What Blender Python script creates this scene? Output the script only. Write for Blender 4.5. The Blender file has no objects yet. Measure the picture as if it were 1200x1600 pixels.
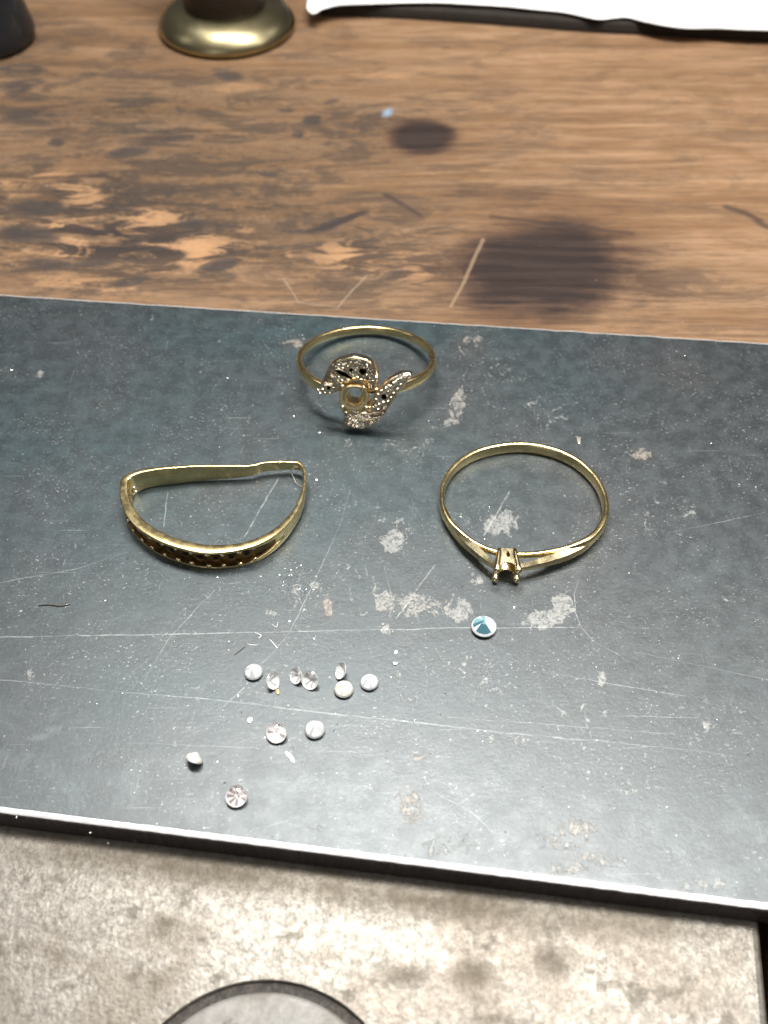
import bpy, bmesh, math, random
import numpy as np
from mathutils import Vector, Matrix, noise as mnoise
from mathutils.geometry import delaunay_2d_cdt

# ------------------------------------------------------------------ camera, world, bench lamp, added fill panels, exposure
MM = 0.001                                  # everything below is written in millimetres
sc = bpy.context.scene
COL = sc.collection
PITCH = math.radians(50.0)
DIST = 120.0
FWD = Vector((0, math.cos(PITCH), -math.sin(PITCH)))
UPV = Vector((0, math.sin(PITCH), math.cos(PITCH)))
CAM = -FWD * DIST

cam_d = bpy.data.cameras.new("camera")
cam = bpy.data.objects.new("camera", cam_d)
COL.objects.link(cam)
cam.location = CAM * MM
cam.rotation_euler = (math.pi / 2 - PITCH, 0, 0)
cam_d.sensor_fit = 'VERTICAL'
cam_d.sensor_height = 36
cam_d.lens = 36
cam_d.clip_start = 0.005
cam_d.clip_end = 20
cam_d.dof.use_dof = True
cam_d.dof.focus_distance = 0.112
cam_d.dof.aperture_fstop = 35
sc.camera = cam

w = bpy.data.worlds.new("World")
sc.world = w
w.use_nodes = True
w.node_tree.nodes["Background"].inputs[0].default_value = (0.96, 0.97, 1.0, 1)
w.node_tree.nodes["Background"].inputs[1].default_value = 0.07

def area(name, loc, target, sx, sy, power, col):
    d = bpy.data.lights.new(name, 'AREA')
    d.shape = 'RECTANGLE'; d.size = sx * MM; d.size_y = sy * MM
    d.energy = power; d.color = col
    o = bpy.data.objects.new(name, d)
    COL.objects.link(o)
    o.location = Vector(loc) * MM
    o.rotation_euler = (Vector(target) - Vector(loc)).to_track_quat('-Z', 'Y').to_euler()
    return o

area("bench_lamp", (35, 58, 330), (10, 0, 0), 260, 60, 2.35, (1.0, 0.97, 0.92))
area("added_high_fill", (-500, 500, 1300), (0, 0, 0), 500, 250, 1.2, (0.95, 0.98, 1.0))  # unseen fill, added so the metal has varied reflections
for i, (loc, sx, sy, rad) in enumerate((((-250, -800, 330), 420, 260, 1.6), ((60, 760, 1030), 420, 160, 1.4), ((-900, 120, 700), 300, 200, 4.0),
                                        ((850, 350, 800), 300, 160, 4.5), ((350, -500, 1150), 500, 120, 5.0), ((-350, -150, 1250), 500, 120, 5.0))):
    area("added_panel", loc, (0, 0, 0), sx, sy, rad * math.pi * sx * sy * 1e-6, (1.0, 0.98, 0.95))  # invented panels, added for gem sparkle and brighter ring faces
area("added_side_fill", (420, -60, 420), (0, 0, 0), 160, 160, 0.45, (1.0, 0.97, 0.93))  # unseen fill added on the right for reflections in the metal

sc.view_settings.view_transform = 'Standard'
sc.view_settings.look = 'None'
sc.view_settings.exposure = 0.0
sc.view_settings.gamma = 1.0
sc.cycles.caustics_reflective = True
sc.cycles.caustics_refractive = True
sc.cycles.max_bounces = 10
sc.cycles.transmission_bounces = 10
sc.cycles.glossy_bounces = 5
sc.cycles.blur_glossy = 0.4
sc.cycles.sample_clamp_indirect = 6

# ------------------------------------------------------------------ measuring helpers
def ray(px, py):
    return FWD + Vector(((px - 600) / 1600, 0, 0)) + UPV * ((800 - py) / 1600)

def at(px, py, z=0.0):
    """the spot at height z (mm) that stands at this place of the 1200x1600 photograph"""
    r = ray(px, py)
    return CAM + r * ((z - CAM.z) / r.z)

def at_plane(px, py, p0, n):
    r = ray(px, py)
    return CAM + r * ((p0 - CAM).dot(n) / r.dot(n))

def project(p):
    d = Vector(p) - CAM
    k = d.dot(FWD)
    return 600 + 1600 * d.x / k, 800 - 1600 * d.dot(UPV) / k

# ------------------------------------------------------------------ object helpers
def tag(o, label=None, cat=None, group=None, kind=None):
    if label: o['label'] = label
    if cat: o['category'] = cat
    if group: o['group'] = group
    if kind: o['kind'] = kind
    return o

def thing(name, loc, label, cat, group=None, rot=None):
    o = bpy.data.objects.new(name, None)
    COL.objects.link(o)
    o.empty_display_size = 0.002
    o.location = Vector(loc) * MM
    if rot: o.rotation_euler = rot
    return tag(o, label, cat, group)

def mesh_obj(name, verts, faces, mats, parent=None, origin=None, smooth=True, midx=None, flat_idx=None):
    """verts in world millimetres; origin (mm) becomes the object's own origin"""
    if origin is None:
        origin = (parent.location / MM) if parent else Vector((0, 0, 0))
    origin = Vector(origin)
    me = bpy.data.meshes.new(name)
    me.from_pydata([tuple((Vector(v) - origin) * MM) for v in verts], [], faces)
    if not isinstance(mats, (list, tuple)): mats = [mats]
    for m in mats: me.materials.append(m)
    me.polygons.foreach_set('use_smooth', [smooth] * len(me.polygons))
    if midx is not None: me.polygons.foreach_set('material_index', midx)
    me.update()
    o = bpy.data.objects.new(name, me)
    COL.objects.link(o)
    if parent: o.parent = parent
    else: o.location = origin * MM
    return o

def fix_normals(o, sharp=None):
    bm = bmesh.new(); bm.from_mesh(o.data)
    bmesh.ops.remove_doubles(bm, verts=bm.verts, dist=1e-8)
    bmesh.ops.recalc_face_normals(bm, faces=bm.faces)
    if sharp:
        for e in bm.edges:
            if len(e.link_faces) == 2 and e.calc_face_angle(0) > sharp: e.smooth = False
    bm.to_mesh(o.data); bm.free()
    return o

def catmull(pts, n, closed=True):
    """pts: rows of any width -> n samples per span"""
    P = np.array(pts, float); m = len(P); out = []
    spans = m if closed else m - 1
    for i in range(spans):
        if closed: a, b, c, d = P[(i - 1) % m], P[i], P[(i + 1) % m], P[(i + 2) % m]
        else: a, b, c, d = P[max(i - 1, 0)], P[i], P[i + 1], P[min(i + 2, m - 1)]
        for k in range(n):
            t = k / n
            out.append(0.5 * (2 * b + (c - a) * t + (2 * a - 5 * b + 4 * c - d) * t * t + (3 * b - a - 3 * c + d) * t ** 3))
    if not closed: out.append(P[-1])
    return np.array(out)

def sweep(path, secs, closed, up=Vector((0, 0, 1)), cap=True):
    """path: Vectors; secs[i]: list of (outward, upward) offsets in mm"""
    n = len(path); K = len(secs[0]); V = []; F = []
    for i, p in enumerate(path):
        a = path[(i - 1) % n] if closed or i > 0 else path[i]
        b = path[(i + 1) % n] if closed or i < n - 1 else path[i]
        t = (b - a).normalized()
        out = t.cross(up).normalized()
        upn = out.cross(t).normalized()
        for (r, h) in secs[i]: V.append(p + out * r + upn * h)
    for i in range(n if closed else n - 1):
        j = (i + 1) % n
        for k in range(K):
            l = (k + 1) % K
            F.append((i * K + k, i * K + l, j * K + l, j * K + k))
    if not closed and cap:
        F.append(tuple(range(K))[::-1]); F.append(tuple((n - 1) * K + k for k in range(K)))
    return V, F

# ------------------------------------------------------------------ shader helpers
class G:
    def __init__(s, name):
        s.m = bpy.data.materials.new(name); s.m.use_nodes = True
        s.t = s.m.node_tree; s.b = s.t.nodes['Principled BSDF']
    def n(s, typ, props=None, **inp):
        nd = s.t.nodes.new('ShaderNode' + typ)
        for k, v in (props or {}).items(): setattr(nd, k, v)
        for k, v in inp.items():
            k = k.replace('_', ' ')
            s.put(nd.inputs[int(k[1:])] if k[0] == 'i' and k[1:].isdigit() else nd.inputs[k], v)
        return nd
    def put(s, sock, v):
        if isinstance(v, bpy.types.NodeSocket): s.t.links.new(v, sock)
        elif isinstance(v, bpy.types.Node): s.t.links.new(v.outputs[0], sock)
        elif isinstance(v, (tuple, list)) and len(v) == 3 and sock.type == 'RGBA': sock.default_value = (*v, 1)
        else: sock.default_value = v
    def math(s, op, a, b=0.0, clamp=False):
        return s.n('Math', {'operation': op, 'use_clamp': clamp}, i0=a, i1=b).outputs[0]
    def vmath(s, op, a, b=(0, 0, 0), out=0):
        return s.n('VectorMath', {'operation': op}, i0=a, i1=b).outputs[out]
    def coords(s, scale=(1000, 1000, 1000), rot=(0, 0, 0)):
        tc = s.n('TexCoord')
        return s.n('Mapping', None, Vector=tc.outputs['Object'], Scale=scale, Rotation=rot).outputs[0]
    def map(s, v, scale, rot=(0, 0, 0), loc=(0, 0, 0)):
        return s.n('Mapping', None, Vector=v, Scale=scale, Rotation=rot, Location=loc).outputs[0]
    def noise(s, v, scale, detail=4, rough=0.55, dist=0.0, col=False):
        nd = s.n('TexNoise', None, Vector=v, Scale=scale, Detail=detail, Roughness=rough, Distortion=dist)
        return nd.outputs[1 if col else 0]
    def voro(s, v, scale, feature='F1', rand=1.0, out=0):
        nd = s.n('TexVoronoi', {'feature': feature}, Vector=v, Scale=scale, Randomness=rand)
        return nd.outputs[out]
    def step(s, v, a, b, c=0.0, d=1.0):
        return s.n('MapRange', {'interpolation_type': 'SMOOTHSTEP'}, i0=v, i1=a, i2=b, i3=c, i4=d).outputs[0]
    def attr(s, name):
        return s.n('Attribute', {'attribute_name': name}).outputs['Fac']
    def mix(s, f, a, b):
        nd = s.n('Mix', {'data_type': 'RGBA'})
        s.put(nd.inputs[0], f); s.put(nd.inputs[6], a); s.put(nd.inputs[7], b)
        return nd.outputs[2]
    def mixf(s, f, a, b):
        nd = s.n('Mix'); s.put(nd.inputs[0], f); s.put(nd.inputs[2], a); s.put(nd.inputs[3], b)
        return nd.outputs[0]
    def bump(s, h, strength, dist_mm, normal=None):
        nd = s.n('Bump', None, Height=h, Strength=strength, Distance=dist_mm * MM)
        if normal is not None: s.put(nd.inputs['Normal'], normal)
        return nd.outputs[0]
    def out(s, **k):
        for a, v in k.items(): s.put(s.b.inputs[a.replace('_', ' ')], v)
        return s.m

def scratch_group():
    t = bpy.data.node_groups.new('scratch', 'ShaderNodeTree')
    I = t.interface
    for nm, ty in (('P', 'NodeSocketVector'), ('A', 'NodeSocketVector'), ('BA', 'NodeSocketVector'),
                   ('Inv', 'NodeSocketFloat'), ('Width', 'NodeSocketFloat'), ('Amount', 'NodeSocketFloat'), ('Acc', 'NodeSocketFloat')):
        I.new_socket(nm, in_out='INPUT', socket_type=ty)
    I.new_socket('Acc', in_out='OUTPUT', socket_type='NodeSocketFloat')
    gi = t.nodes.new('NodeGroupInput'); go = t.nodes.new('NodeGroupOutput'); L = t.links.new
    def vm(op, a, b):
        n = t.nodes.new('ShaderNodeVectorMath'); n.operation = op; L(a, n.inputs[0])
        if b is not None: L(b, n.inputs[1])
        return n
    def m(op, a, b, clamp=False):
        n = t.nodes.new('ShaderNodeMath'); n.operation = op; n.use_clamp = clamp; L(a, n.inputs[0]); L(b, n.inputs[1]); return n.outputs[0]
    tiny = t.nodes.new('ShaderNodeMath'); tiny.operation = 'MULTIPLY'; tiny.inputs[1].default_value = 1e-7; L(gi.outputs['Acc'], tiny.inputs[0])
    P = vm('ADD', gi.outputs['P'], tiny.outputs[0]).outputs[0]     # keeps the marks evaluated one after the other
    pa = vm('SUBTRACT', P, gi.outputs['A']).outputs[0]
    h = m('MULTIPLY', vm('DOT_PRODUCT', pa, gi.outputs['BA']).outputs[1], gi.outputs['Inv'], True)
    sc_ = t.nodes.new('ShaderNodeVectorMath'); sc_.operation = 'SCALE'; L(gi.outputs['BA'], sc_.inputs[0]); L(h, sc_.inputs[3])
    d = vm('LENGTH', vm('SUBTRACT', pa, sc_.outputs[0]).outputs[0], None).outputs[1]
    q = m('DIVIDE', d, gi.outputs['Width'])
    one = t.nodes.new('ShaderNodeMath'); one.operation = 'SUBTRACT'; one.use_clamp = True; one.inputs[0].default_value = 1; L(q, one.inputs[1])
    L(m('MAXIMUM', m('MULTIPLY', one.outputs[0], gi.outputs['Amount']), gi.outputs['Acc']), go.inputs[0])
    return t
SCR = scratch_group()

def scratches(g, P, segs, z):
    """segs: (px, py, px2, py2, width_mm, amount)"""
    acc = None
    for (a, b, c, d, wd, am) in segs:
        A = at(a, b, z); B = at(c, d, z); A.z = B.z = 0
        nd = g.t.nodes.new('ShaderNodeGroup'); nd.node_tree = SCR
        BA = B - A
        g.put(nd.inputs['P'], P)
        nd.inputs['A'].default_value = A; nd.inputs['BA'].default_value = BA
        nd.inputs['Inv'].default_value = 1 / BA.length_squared
        nd.inputs['Width'].default_value = wd; nd.inputs['Amount'].default_value = am
        if acc is not None: g.put(nd.inputs['Acc'], acc)
        acc = nd.outputs[0]
    return acc

def patches(XY, lst, z, soft=1.0):
    """marks lying on the surface: (px, py, rx, ry, tilt degrees, amount) -> one value per point"""
    r = np.zeros(len(XY))
    for (px, py, rx, ry, rot, am) in lst:
        c = at(px, py, z); ca, sa = math.cos(math.radians(rot)), math.sin(math.radians(rot))
        ex = at(px + rx * ca, py - rx * sa, z) - c
        ey = at(px + ry * sa, py + ry * ca, z) - c
        M = np.linalg.inv(np.array([[ex.x, ey.x], [ex.y, ey.y]]))
        q = (XY - np.array([c.x, c.y])) @ M.T
        d = np.sqrt((q ** 2).sum(1))
        r = np.maximum(r, am * np.clip((1.35 - d) / (0.9 * soft), 0, 1))
    return r

def add_attr(o, name, vals):
    a = o.data.attributes.new(name, 'FLOAT', 'POINT')
    a.data.foreach_set('value', np.asarray(vals, dtype=np.float32))

# ------------------------------------------------------------------ materials
def gold(name, base, rough, tarnish=(0.25, 0.13, 0.04), amount=0.25, scratch=1.0):
    g = G(name); v = g.coords()
    n1 = g.noise(v, 0.55, 4, 0.6)
    n2 = g.noise(g.map(v, (1, 1, 6)), 2.2, 5, 0.7)
    f = g.step(n1, 0.48, 0.72, 0, amount)
    c = g.mix(f, base, tarnish)
    r = g.step(g.noise(v, 1.2, 3, .5), 0.3, 0.7, rough * 0.85, rough * 1.25)
    return g.out(Base_Color=c, Metallic=1.0, Roughness=r, Normal=g.bump(n2, 0.35 * scratch, 0.005))

M_GOLD = gold("worn_yellow_gold", (1.0, 0.80, 0.41), 0.21, amount=0.12)
M_GOLD2 = gold("bright_yellow_gold", (1.0, 0.84, 0.50), 0.17, amount=0.05)
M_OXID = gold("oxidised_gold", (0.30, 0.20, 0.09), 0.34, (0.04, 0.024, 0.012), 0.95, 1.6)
M_WGOLD = gold("white_gold", (1.0, 0.88, 0.69), 0.16, (0.44, 0.25, 0.12), 0.75, 2.0)
gb = G("aged_brass"); vb = gb.coords()
M_BRASS = gb.out(Base_Color=gb.mix(gb.step(gb.noise(vb, .12, 3), .4, .65, 0, .5), (0.44, 0.38, 0.22), (0.20, 0.17, 0.10)), Metallic=1.0, Roughness=.33)
M_COLLET = gold("collet_gold", (1.0, 0.80, 0.46), 0.2, amount=0.0)

M_HOLE_SHADE = gold("hole_shade_gold", (0.10, 0.06, 0.03), 0.5, (0.02, 0.01, 0.005), 0.9, 1.0)  # near-black colour paints the shade inside the leaf holes

def crown_mat(name, tint):
    """clear polished facet: see-through with a fresnel glint"""
    g = G(name); t = g.t
    gl = t.nodes.new('ShaderNodeBsdfGlossy'); gl.inputs['Roughness'].default_value = .03
    tr = t.nodes.new('ShaderNodeBsdfTransparent'); tr.inputs[0].default_value = (*tint, 1)
    lw = t.nodes.new('ShaderNodeLayerWeight'); lw.inputs[0].default_value = .5
    pw = t.nodes.new('ShaderNodeMath'); pw.operation = 'POWER'; pw.inputs[1].default_value = 4; t.links.new(lw.outputs['Facing'], pw.inputs[0])
    fr = t.nodes.new('ShaderNodeMapRange'); fr.inputs[3].default_value = .12; t.links.new(pw.outputs[0], fr.inputs[0])
    mx = t.nodes.new('ShaderNodeMixShader')
    t.links.new(fr.outputs[0], mx.inputs[0]); t.links.new(tr.outputs[0], mx.inputs[1]); t.links.new(gl.outputs[0], mx.inputs[2])
    t.links.new(mx.outputs[0], t.nodes['Material Output'].inputs[0])
    return g.m
def back_mat(name, tint, metal=.6, rough=.16):
    g = G(name)
    return g.out(Base_Color=tint, Metallic=metal, Roughness=rough, Specular_IOR_Level=1.0)
CROWN = crown_mat("clear_crown_facets", (.99, .99, .99))
MIRROR = back_mat("mirror_facet", (.80, .80, .80), 1.0, .05)
def gemset(nm, bright, dark, rim, share):
    return (CROWN, back_mat(nm + "_painted_glint", bright, .05, .12), back_mat(nm + "_girdle", rim, .1, .35), dark or MIRROR, share)  # white and dim facets paint the stone's sparkle into its colour
M_GEM = gemset("clear", (.97, .97, .96), back_mat("clear_painted_dim", (.66, .66, .65), .35, .06), (.80, .80, .80), .26)
M_GEMW = gemset("white", (.97, .97, .97), back_mat("white_painted_dim", (.74, .76, .77), .25, .12), (.50, .51, .52), .30)
M_GEMY = gemset("cream", (.96, .95, .86), back_mat("cream_painted_dim", (.84, .82, .68), .15, .15), (.50, .49, .45), .30)
M_GEMP = gemset("pinkish", (.98, .93, .92), back_mat("pinkish_painted_dim", (.46, .41, .41), .4, .08), (.88, .86, .86), .30)
M_GEMB = gemset("bluish", (.86, .95, .99), back_mat("teal_facet", (.15, .36, .44), .5, .08), (.85, .88, .88), .42)

M_CYAN = back_mat("cyan_facet", (.36, .66, .76), .3, .08)

def simple(name, col, rough, metal=0.0, bumpscale=2.0, bumpd=0.05, var=0.3, strength=0.4):
    g = G(name); v = g.coords()
    n = g.noise(v, bumpscale, 5, 0.6)
    c = g.mix(g.step(n, 0.3, 0.7, 0, 1), tuple(x * (1 - var) for x in col), tuple(min(1, x * (1 + var)) for x in col))
    return g.out(Base_Color=c, Metallic=metal, Roughness=rough, Normal=g.bump(n, strength, bumpd))
M_BLACK = simple("black_plastic", (0.012, 0.013, 0.016), 0.35, bumpscale=1.0, var=0.2)
M_HANDLE = simple("dark_turned_wood", (0.018, 0.011, 0.007), 0.45, bumpscale=0.6)
M_SHADOW_GAP = simple("shadow_gap_dark", (0.012, 0.007, 0.004), 0.8, bumpscale=0.4)  # near-black colour stands in for the shade under the paper
M_PAPER = simple("white_paper", (0.86, 0.86, 0.86), 0.85, bumpscale=0.15, bumpd=0.4, var=0.03)
M_STEELBIT = simple("bright_metal_swarf", (0.75, 0.74, 0.70), 0.3, 1.0, var=0.1)
M_DARKBIT = simple("dark_wire", (0.10, 0.08, 0.06), 0.4, 1.0)
M_CHIP = simple("tan_chip", (0.55, 0.42, 0.25), 0.6)
M_HAIR = simple("pale_fibre", (0.6, 0.58, 0.52), 0.5)

# ------------------------------------------------------------------ the steel plate
PT = 3.0                                         # plate thickness
far_a, far_b = at(0, 459, 0), at(1200, 535, 0)
near_a, near_b = at(0, 1272, 0), at(1200, 1424, 0)
def line_y(a, b, x): return a.y + (b.y - a.y) * (x - a.x) / (b.x - a.x)

def build_plate():
    xs = np.linspace(-88, 88, 440)
    nv = 270
    bev = 0.7
    V = []; rng = random.Random(4)
    t = np.linspace(0, 1, nv)
    for x in xs:
        yf = line_y(far_a, far_b, x) - bev * .6; yn = line_y(near_a, near_b, x) + bev
        yn += 0.05 * mnoise.noise(Vector((x * 0.9, 1, 0))) + 0.03 * mnoise.noise(Vector((x * 4, 5, 0)))
        yf += 0.12 * mnoise.noise(Vector((x * 0.4, 9, 0)))
        for k in t: V.append((x, yn + (yf - yn) * k, 0))
    nx = len(xs)
    V = np.array(V)
    F = []
    for i in range(nx - 1):
        for j in range(nv - 1):
            a = i * nv + j; F.append((a, a + nv, a + nv + 1, a + 1))
    VV = [tuple(p) for p in V]
    # worn, rounded long edges, then the sides and the underside
    prevn = [i * nv for i in range(nx)]; prevf = [i * nv + nv - 1 for i in range(nx)]
    mid = [0] * len(F)
    for side, prev in ((-1, prevn), (1, prevf)):
        for (dy, dz, m) in ((bev * .75, -0.11, 1), (bev * .95, -0.22, 2), (bev, -0.40, 2), (bev, -PT + .2, 2), (bev - .15, -PT, 2)):
            k = 1.0 if side < 0 else 0.6
            cur = []
            for i in range(nx):
                p = VV[(i * nv) if side < 0 else (i * nv + nv - 1)]
                cur.append(len(VV)); VV.append((p[0], p[1] + side * dy * k, dz))
            for i in range(nx - 1):
                f = (prev[i], cur[i], cur[i + 1], prev[i + 1]) if side < 0 else (prev[i], prev[i + 1], cur[i + 1], cur[i])
                F.append(f); mid.append(m)
            prev = cur
        if side < 0: botn = prev
        else: botf = prev
    F.append(tuple([botn[0], botf[0], botf[-1], botn[-1]])); mid.append(2)
    for e in (0, nx - 1):
        cn = [e * nv] + [len(V) + k * nx + e for k in range(5)]
        cf = [e * nv + nv - 1] + [len(V) + (5 + k) * nx + e for k in range(5)]
        loop = cn[::-1] + [e * nv + j for j in range(1, nv - 1)] + cf
        F.append(tuple(loop if e else loop[::-1])); mid.append(2)
    return VV, F, mid, V

# top: blue-black mill scale with worn-through patches, one painted reflection, scratches and specks
wear = [(716,628,14,30,-10,.95),(705,660,20,8,20,.9),(690,668,25,14,0,.45),(1003,710,16,13,0,.9),(612,845,24,24,0,.95),(785,818,34,24,10,.9),
        (735,800,26,20,0,.5),(640,945,95,24,0,.80),(715,955,40,24,0,.88),(512,948,11,22,10,.85),(490,912,11,13,0,.85),(425,958,12,8,0,1),
        (880,948,22,24,0,1.15),(850,968,44,16,6,1.1),(745,905,13,12,0,.85),(775,585,60,45,0,.42),(850,645,50,40,0,.45),(640,1262,24,46,5,.72),
        (653,1185,13,8,0,.85),(893,1308,60,44,0,.56),(940,1060,8,14,0,.85),(756,1064,9,8,0,.85),(1135,936,14,9,0,.6),(460,537,22,8,0,.8),
        (735,535,26,26,30,.5),(540,700,30,40,0,.35),(600,985,14,12,0,.7),(640,700,60,40,0,.40),(560,915,60,60,0,.4),(620,800,60,50,0,.4),  # faint patch below the crossover ring is a painted reflection
        (905,1130,90,60,0,.42),(1000,1250,90,60,0,.36),(470,928,46,44,0,.5),(700,1060,160,70,0,.40),(40,1050,20,12,0,.6),(1040,800,90,60,0,.38),
        (700,1320,90,24,7,.6),(900,1350,120,20,7,.62),(1100,1380,80,20,7,.5),(500,1290,60,14,6,.4),(60,585,12,8,0,.6),(240,495,10,8,0,.6),
        (345,535,10,14,0,.5),(785,1150,60,40,0,.42),(1120,1120,70,60,0,.4),(365,925,80,30,0,.33),(810,900,20,12,0,.4)]
tan_ = [(735,540,40,30,30,.8),(1003,710,20,16,0,.9),(510,948,16,26,10,.8),(640,1262,34,56,5,.6),(893,1308,70,54,0,.5),(460,537,26,12,0,.9),
        (716,640,30,50,0,.35),(130,640,95,65,10,.5),(1080,580,60,40,0,.35),(655,1185,16,12,0,.6),(1045,505,60,20,0,.4),(640,945,100,24,0,.25)]
crack = [(330,650,70,90,0,1),(310,760,60,60,0,.9),(300,830,90,50,0,1),(140,1000,90,60,0,.9),(350,1000,60,40,0,.6),(90,1120,60,60,0,.8),(1100,1030,90,70,0,.4)]
pale = [(60,1160,90,50,0,.9),(120,1230,200,50,5,.55),(210,1000,90,60,0,.4),(1150,1320,120,90,0,.8),(980,1290,120,60,0,.45),(1180,1050,90,120,0,.5),
        (560,1250,260,60,5,.35),(1100,900,90,60,0,.3)]
teal = [(150,700,330,260,0,1),(500,760,330,220,0,.9),(250,1080,150,70,0,.6),(560,1060,260,80,0,.35),(500,520,500,60,3,1),(880,600,120,80,0,.5)]
SEG = [(0,996,450,987,.10,.75),(450,987,700,981,.09,.9),(700,981,905,980,.09,.8),(200,1082,330,1093,.09,.5),(330,1093,520,1115,.10,.9),
       (520,1115,630,1127,.09,.7),(630,1127,800,1146,.10,.85),(800,1146,1000,1164,.08,.7),(1000,1164,1130,1178,.08,.45),(0,1062,200,1082,.07,.4),
       (548,765,536,806,.06,.35),(536,806,518,850,.07,.45),(518,850,482,928,.09,.5),(482,928,452,990,.09,.5),(452,990,410,1037,.07,.4),(436,746,382,838,.12,.75),
       (262,770,256,822,.09,.55),(796,768,757,836,.13,.75),(680,882,620,966,.11,.6),(905,905,898,930,.07,.4),(898,930,899,955,.09,.5),(899,955,909,980,.10,.6),(909,980,930,1003,.09,.55),
       (930,1003,968,1024,.07,.4),(1045,832,1200,800,.08,.45),(990,1018,1200,1062,.07,.4),(0,910,120,888,.08,.5),(120,888,200,862,.07,.3),
       (225,1062,262,1000,.10,.35),(262,1000,335,922,.10,.35),(350,1104,382,1074,.10,.5),(672,1235,735,1268,.07,.6),(735,1268,770,1300,.06,.4),
       (860,1052,1070,1088,.06,.6),(700,1120,1060,1148,.05,.5),(940,1118,1120,1122,.05,.5),(200,1160,560,1176,.05,.35),(600,885,612,935,.06,.5),
       (960,1170,1010,1166,.12,.7),(560,1180,600,1178,.05,.4),(395,1296,450,1282,.05,.4),(690,1280,740,1240,.04,.4),(830,905,900,888,.06,.4)]

def plate_mat():
    g = G("mill_scale_steel"); v = g.coords()
    wob = g.vmath('SCALE', g.vmath('SUBTRACT', g.noise(v, 0.25, 3, .6, col=True), (.5, .5, .5)))
    wob.node.inputs[3].default_value = 0.5
    pv = g.vmath('MULTIPLY', g.vmath('ADD', v, wob), (1, 1, 0))
    wear_reflect_a, tan_a, crack_a, pale_a, teal_a = (g.attr(k) for k in ('wear', 'rust', 'crack', 'pale', 'teal'))
    nL = g.noise(v, 0.06, 4, .6); nM = g.noise(v, 0.45, 5, .65); nF = g.noise(v, 2.4, 5, .7); nX = g.noise(v, 8.0, 3, .6)
    # scale colours
    c = g.mix(teal_a, (0.015, 0.018, 0.021), (0.004, 0.021, 0.027))
    c = g.mix(g.step(nM, .40, .62), c, g.mix(teal_a, (0.028, 0.033, 0.037), (0.009, 0.037, 0.045)))
    c = g.mix(g.math('MULTIPLY', g.step(nL, .45, .65), .4), c, (0.034, 0.030, 0.034))
    c = g.mix(g.step(nF, .54, .66, 0, .5), c, (0.065, 0.088, 0.094))
    c = g.mix(g.step(nF, .47, .36, 0, .75), c, (0.010, 0.017, 0.020))
    c = g.mix(g.step(nX, .57, .68, 0, .35), c, (0.17, 0.19, 0.19))
    dp = g.math('MULTIPLY', g.step(g.voro(v, .9), .16, .09), g.step(nM, .48, .56))
    c = g.mix(g.math('MULTIPLY', dp, .4), c, (0.008, 0.012, 0.014))
    # cloudy pale bloom
    pl = g.math('MULTIPLY', pale_a, g.step(g.noise(v, .28, 6, .7, .4), .42, .62))
    c = g.mix(g.math('MULTIPLY', pl, .38), c, (0.16, 0.21, 0.21))
    c = g.mix(g.math('MULTIPLY', tan_a, .35), c, (0.070, 0.048, 0.042))
    # hair cracks in the scale
    wv = g.vmath('ADD', v, g.vmath('SCALE', g.noise(v, .5, 3, .6, col=True)))
    wv.node.inputs[1].links[0].from_node.inputs[3].default_value = 2.4
    ed = g.voro(wv, .16, 'DISTANCE_TO_EDGE')
    ck = g.math('MULTIPLY', g.math('MULTIPLY', g.step(ed, .035, .0), crack_a), g.step(nM, .42, .56))
    c = g.mix(g.math('MULTIPLY', ck, .8), c, (0.006, 0.010, 0.012))
    # worn-through patches (bare grey steel) and one painted reflection, ragged, pitted outlines
    pit = g.noise(g.map(v, (1, .8, 1), (0, 0, .5)), .75, 9, .70, .8)
    wm = g.math('ADD', wear_reflect_a, g.math('MULTIPLY', g.math('SUBTRACT', pit, .5), 3.2))
    wm = g.step(wm, .58, .80)
    wm = g.math('MULTIPLY', wm, g.step(wear_reflect_a, .12, .3))
    wm = g.math('MULTIPLY', wm, g.step(g.noise(v, 1.9, 6, .75, .6), .40, .52, .25, 1))
    # small flecks everywhere
    fk = g.step(g.noise(g.map(v, (1, 1.5, 1)), 2.6, 3, .6, .6), .625, .68)
    fk = g.math('MULTIPLY', fk, g.step(g.noise(v, .12, 3), .42, .6, .15, 1))
    sp = g.step(g.voro(v, 1.15), .075, .035)
    sp = g.math('MULTIPLY', sp, g.step(g.noise(v, .5, 2), .52, .58))
    vs = g.voro(g.map(v, (1, 1, 0)), 3.5, out=0)
    scuff = g.math('MULTIPLY', g.step(vs, .17, .10), g.attr('scuff'))
    scuff = g.math('MULTIPLY', scuff, g.step(nF, .45, .55))
    # scratches
    brk = g.math('MULTIPLY', g.step(g.noise(v, 1.3, 4, .7), .38, .56, .30, 1), g.step(g.noise(v, .14, 3, .6), .38, .60, .40, 1))
    s1 = g.math('MULTIPLY', g.step(scratches(g, pv, SEG, 0), 0, .45), brk)
    hv = g.map(v, (0.10, 5.5, 1), (0, 0, math.radians(-7)))
    s2 = g.math('MULTIPLY', g.step(g.noise(hv, 1.0, 2, .5), .70, .76), .30)
    hv2 = g.map(v, (4.0, .18, 1), (0, 0, math.radians(28)))
    s3 = g.math('MULTIPLY', g.step(g.noise(hv2, 1.0, 2, .5), .71, .77), .22)
    lines = g.math('MAXIMUM', g.math('MULTIPLY', s1, .52), g.math('MAXIMUM', s2, s3))
    bare = g.mix(tan_a, (0.33, 0.33, 0.315), (0.36, 0.285, 0.22))
    bare = g.mix(g.step(nF, .35, .65), g.mix(.5, bare, (0.14, 0.14, 0.135)), bare)
    c = g.mix(g.math('MULTIPLY', wm, .8), c, bare)
    c = g.mix(g.math('MULTIPLY', fk, .8), c, (0.34, 0.35, 0.34))
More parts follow.
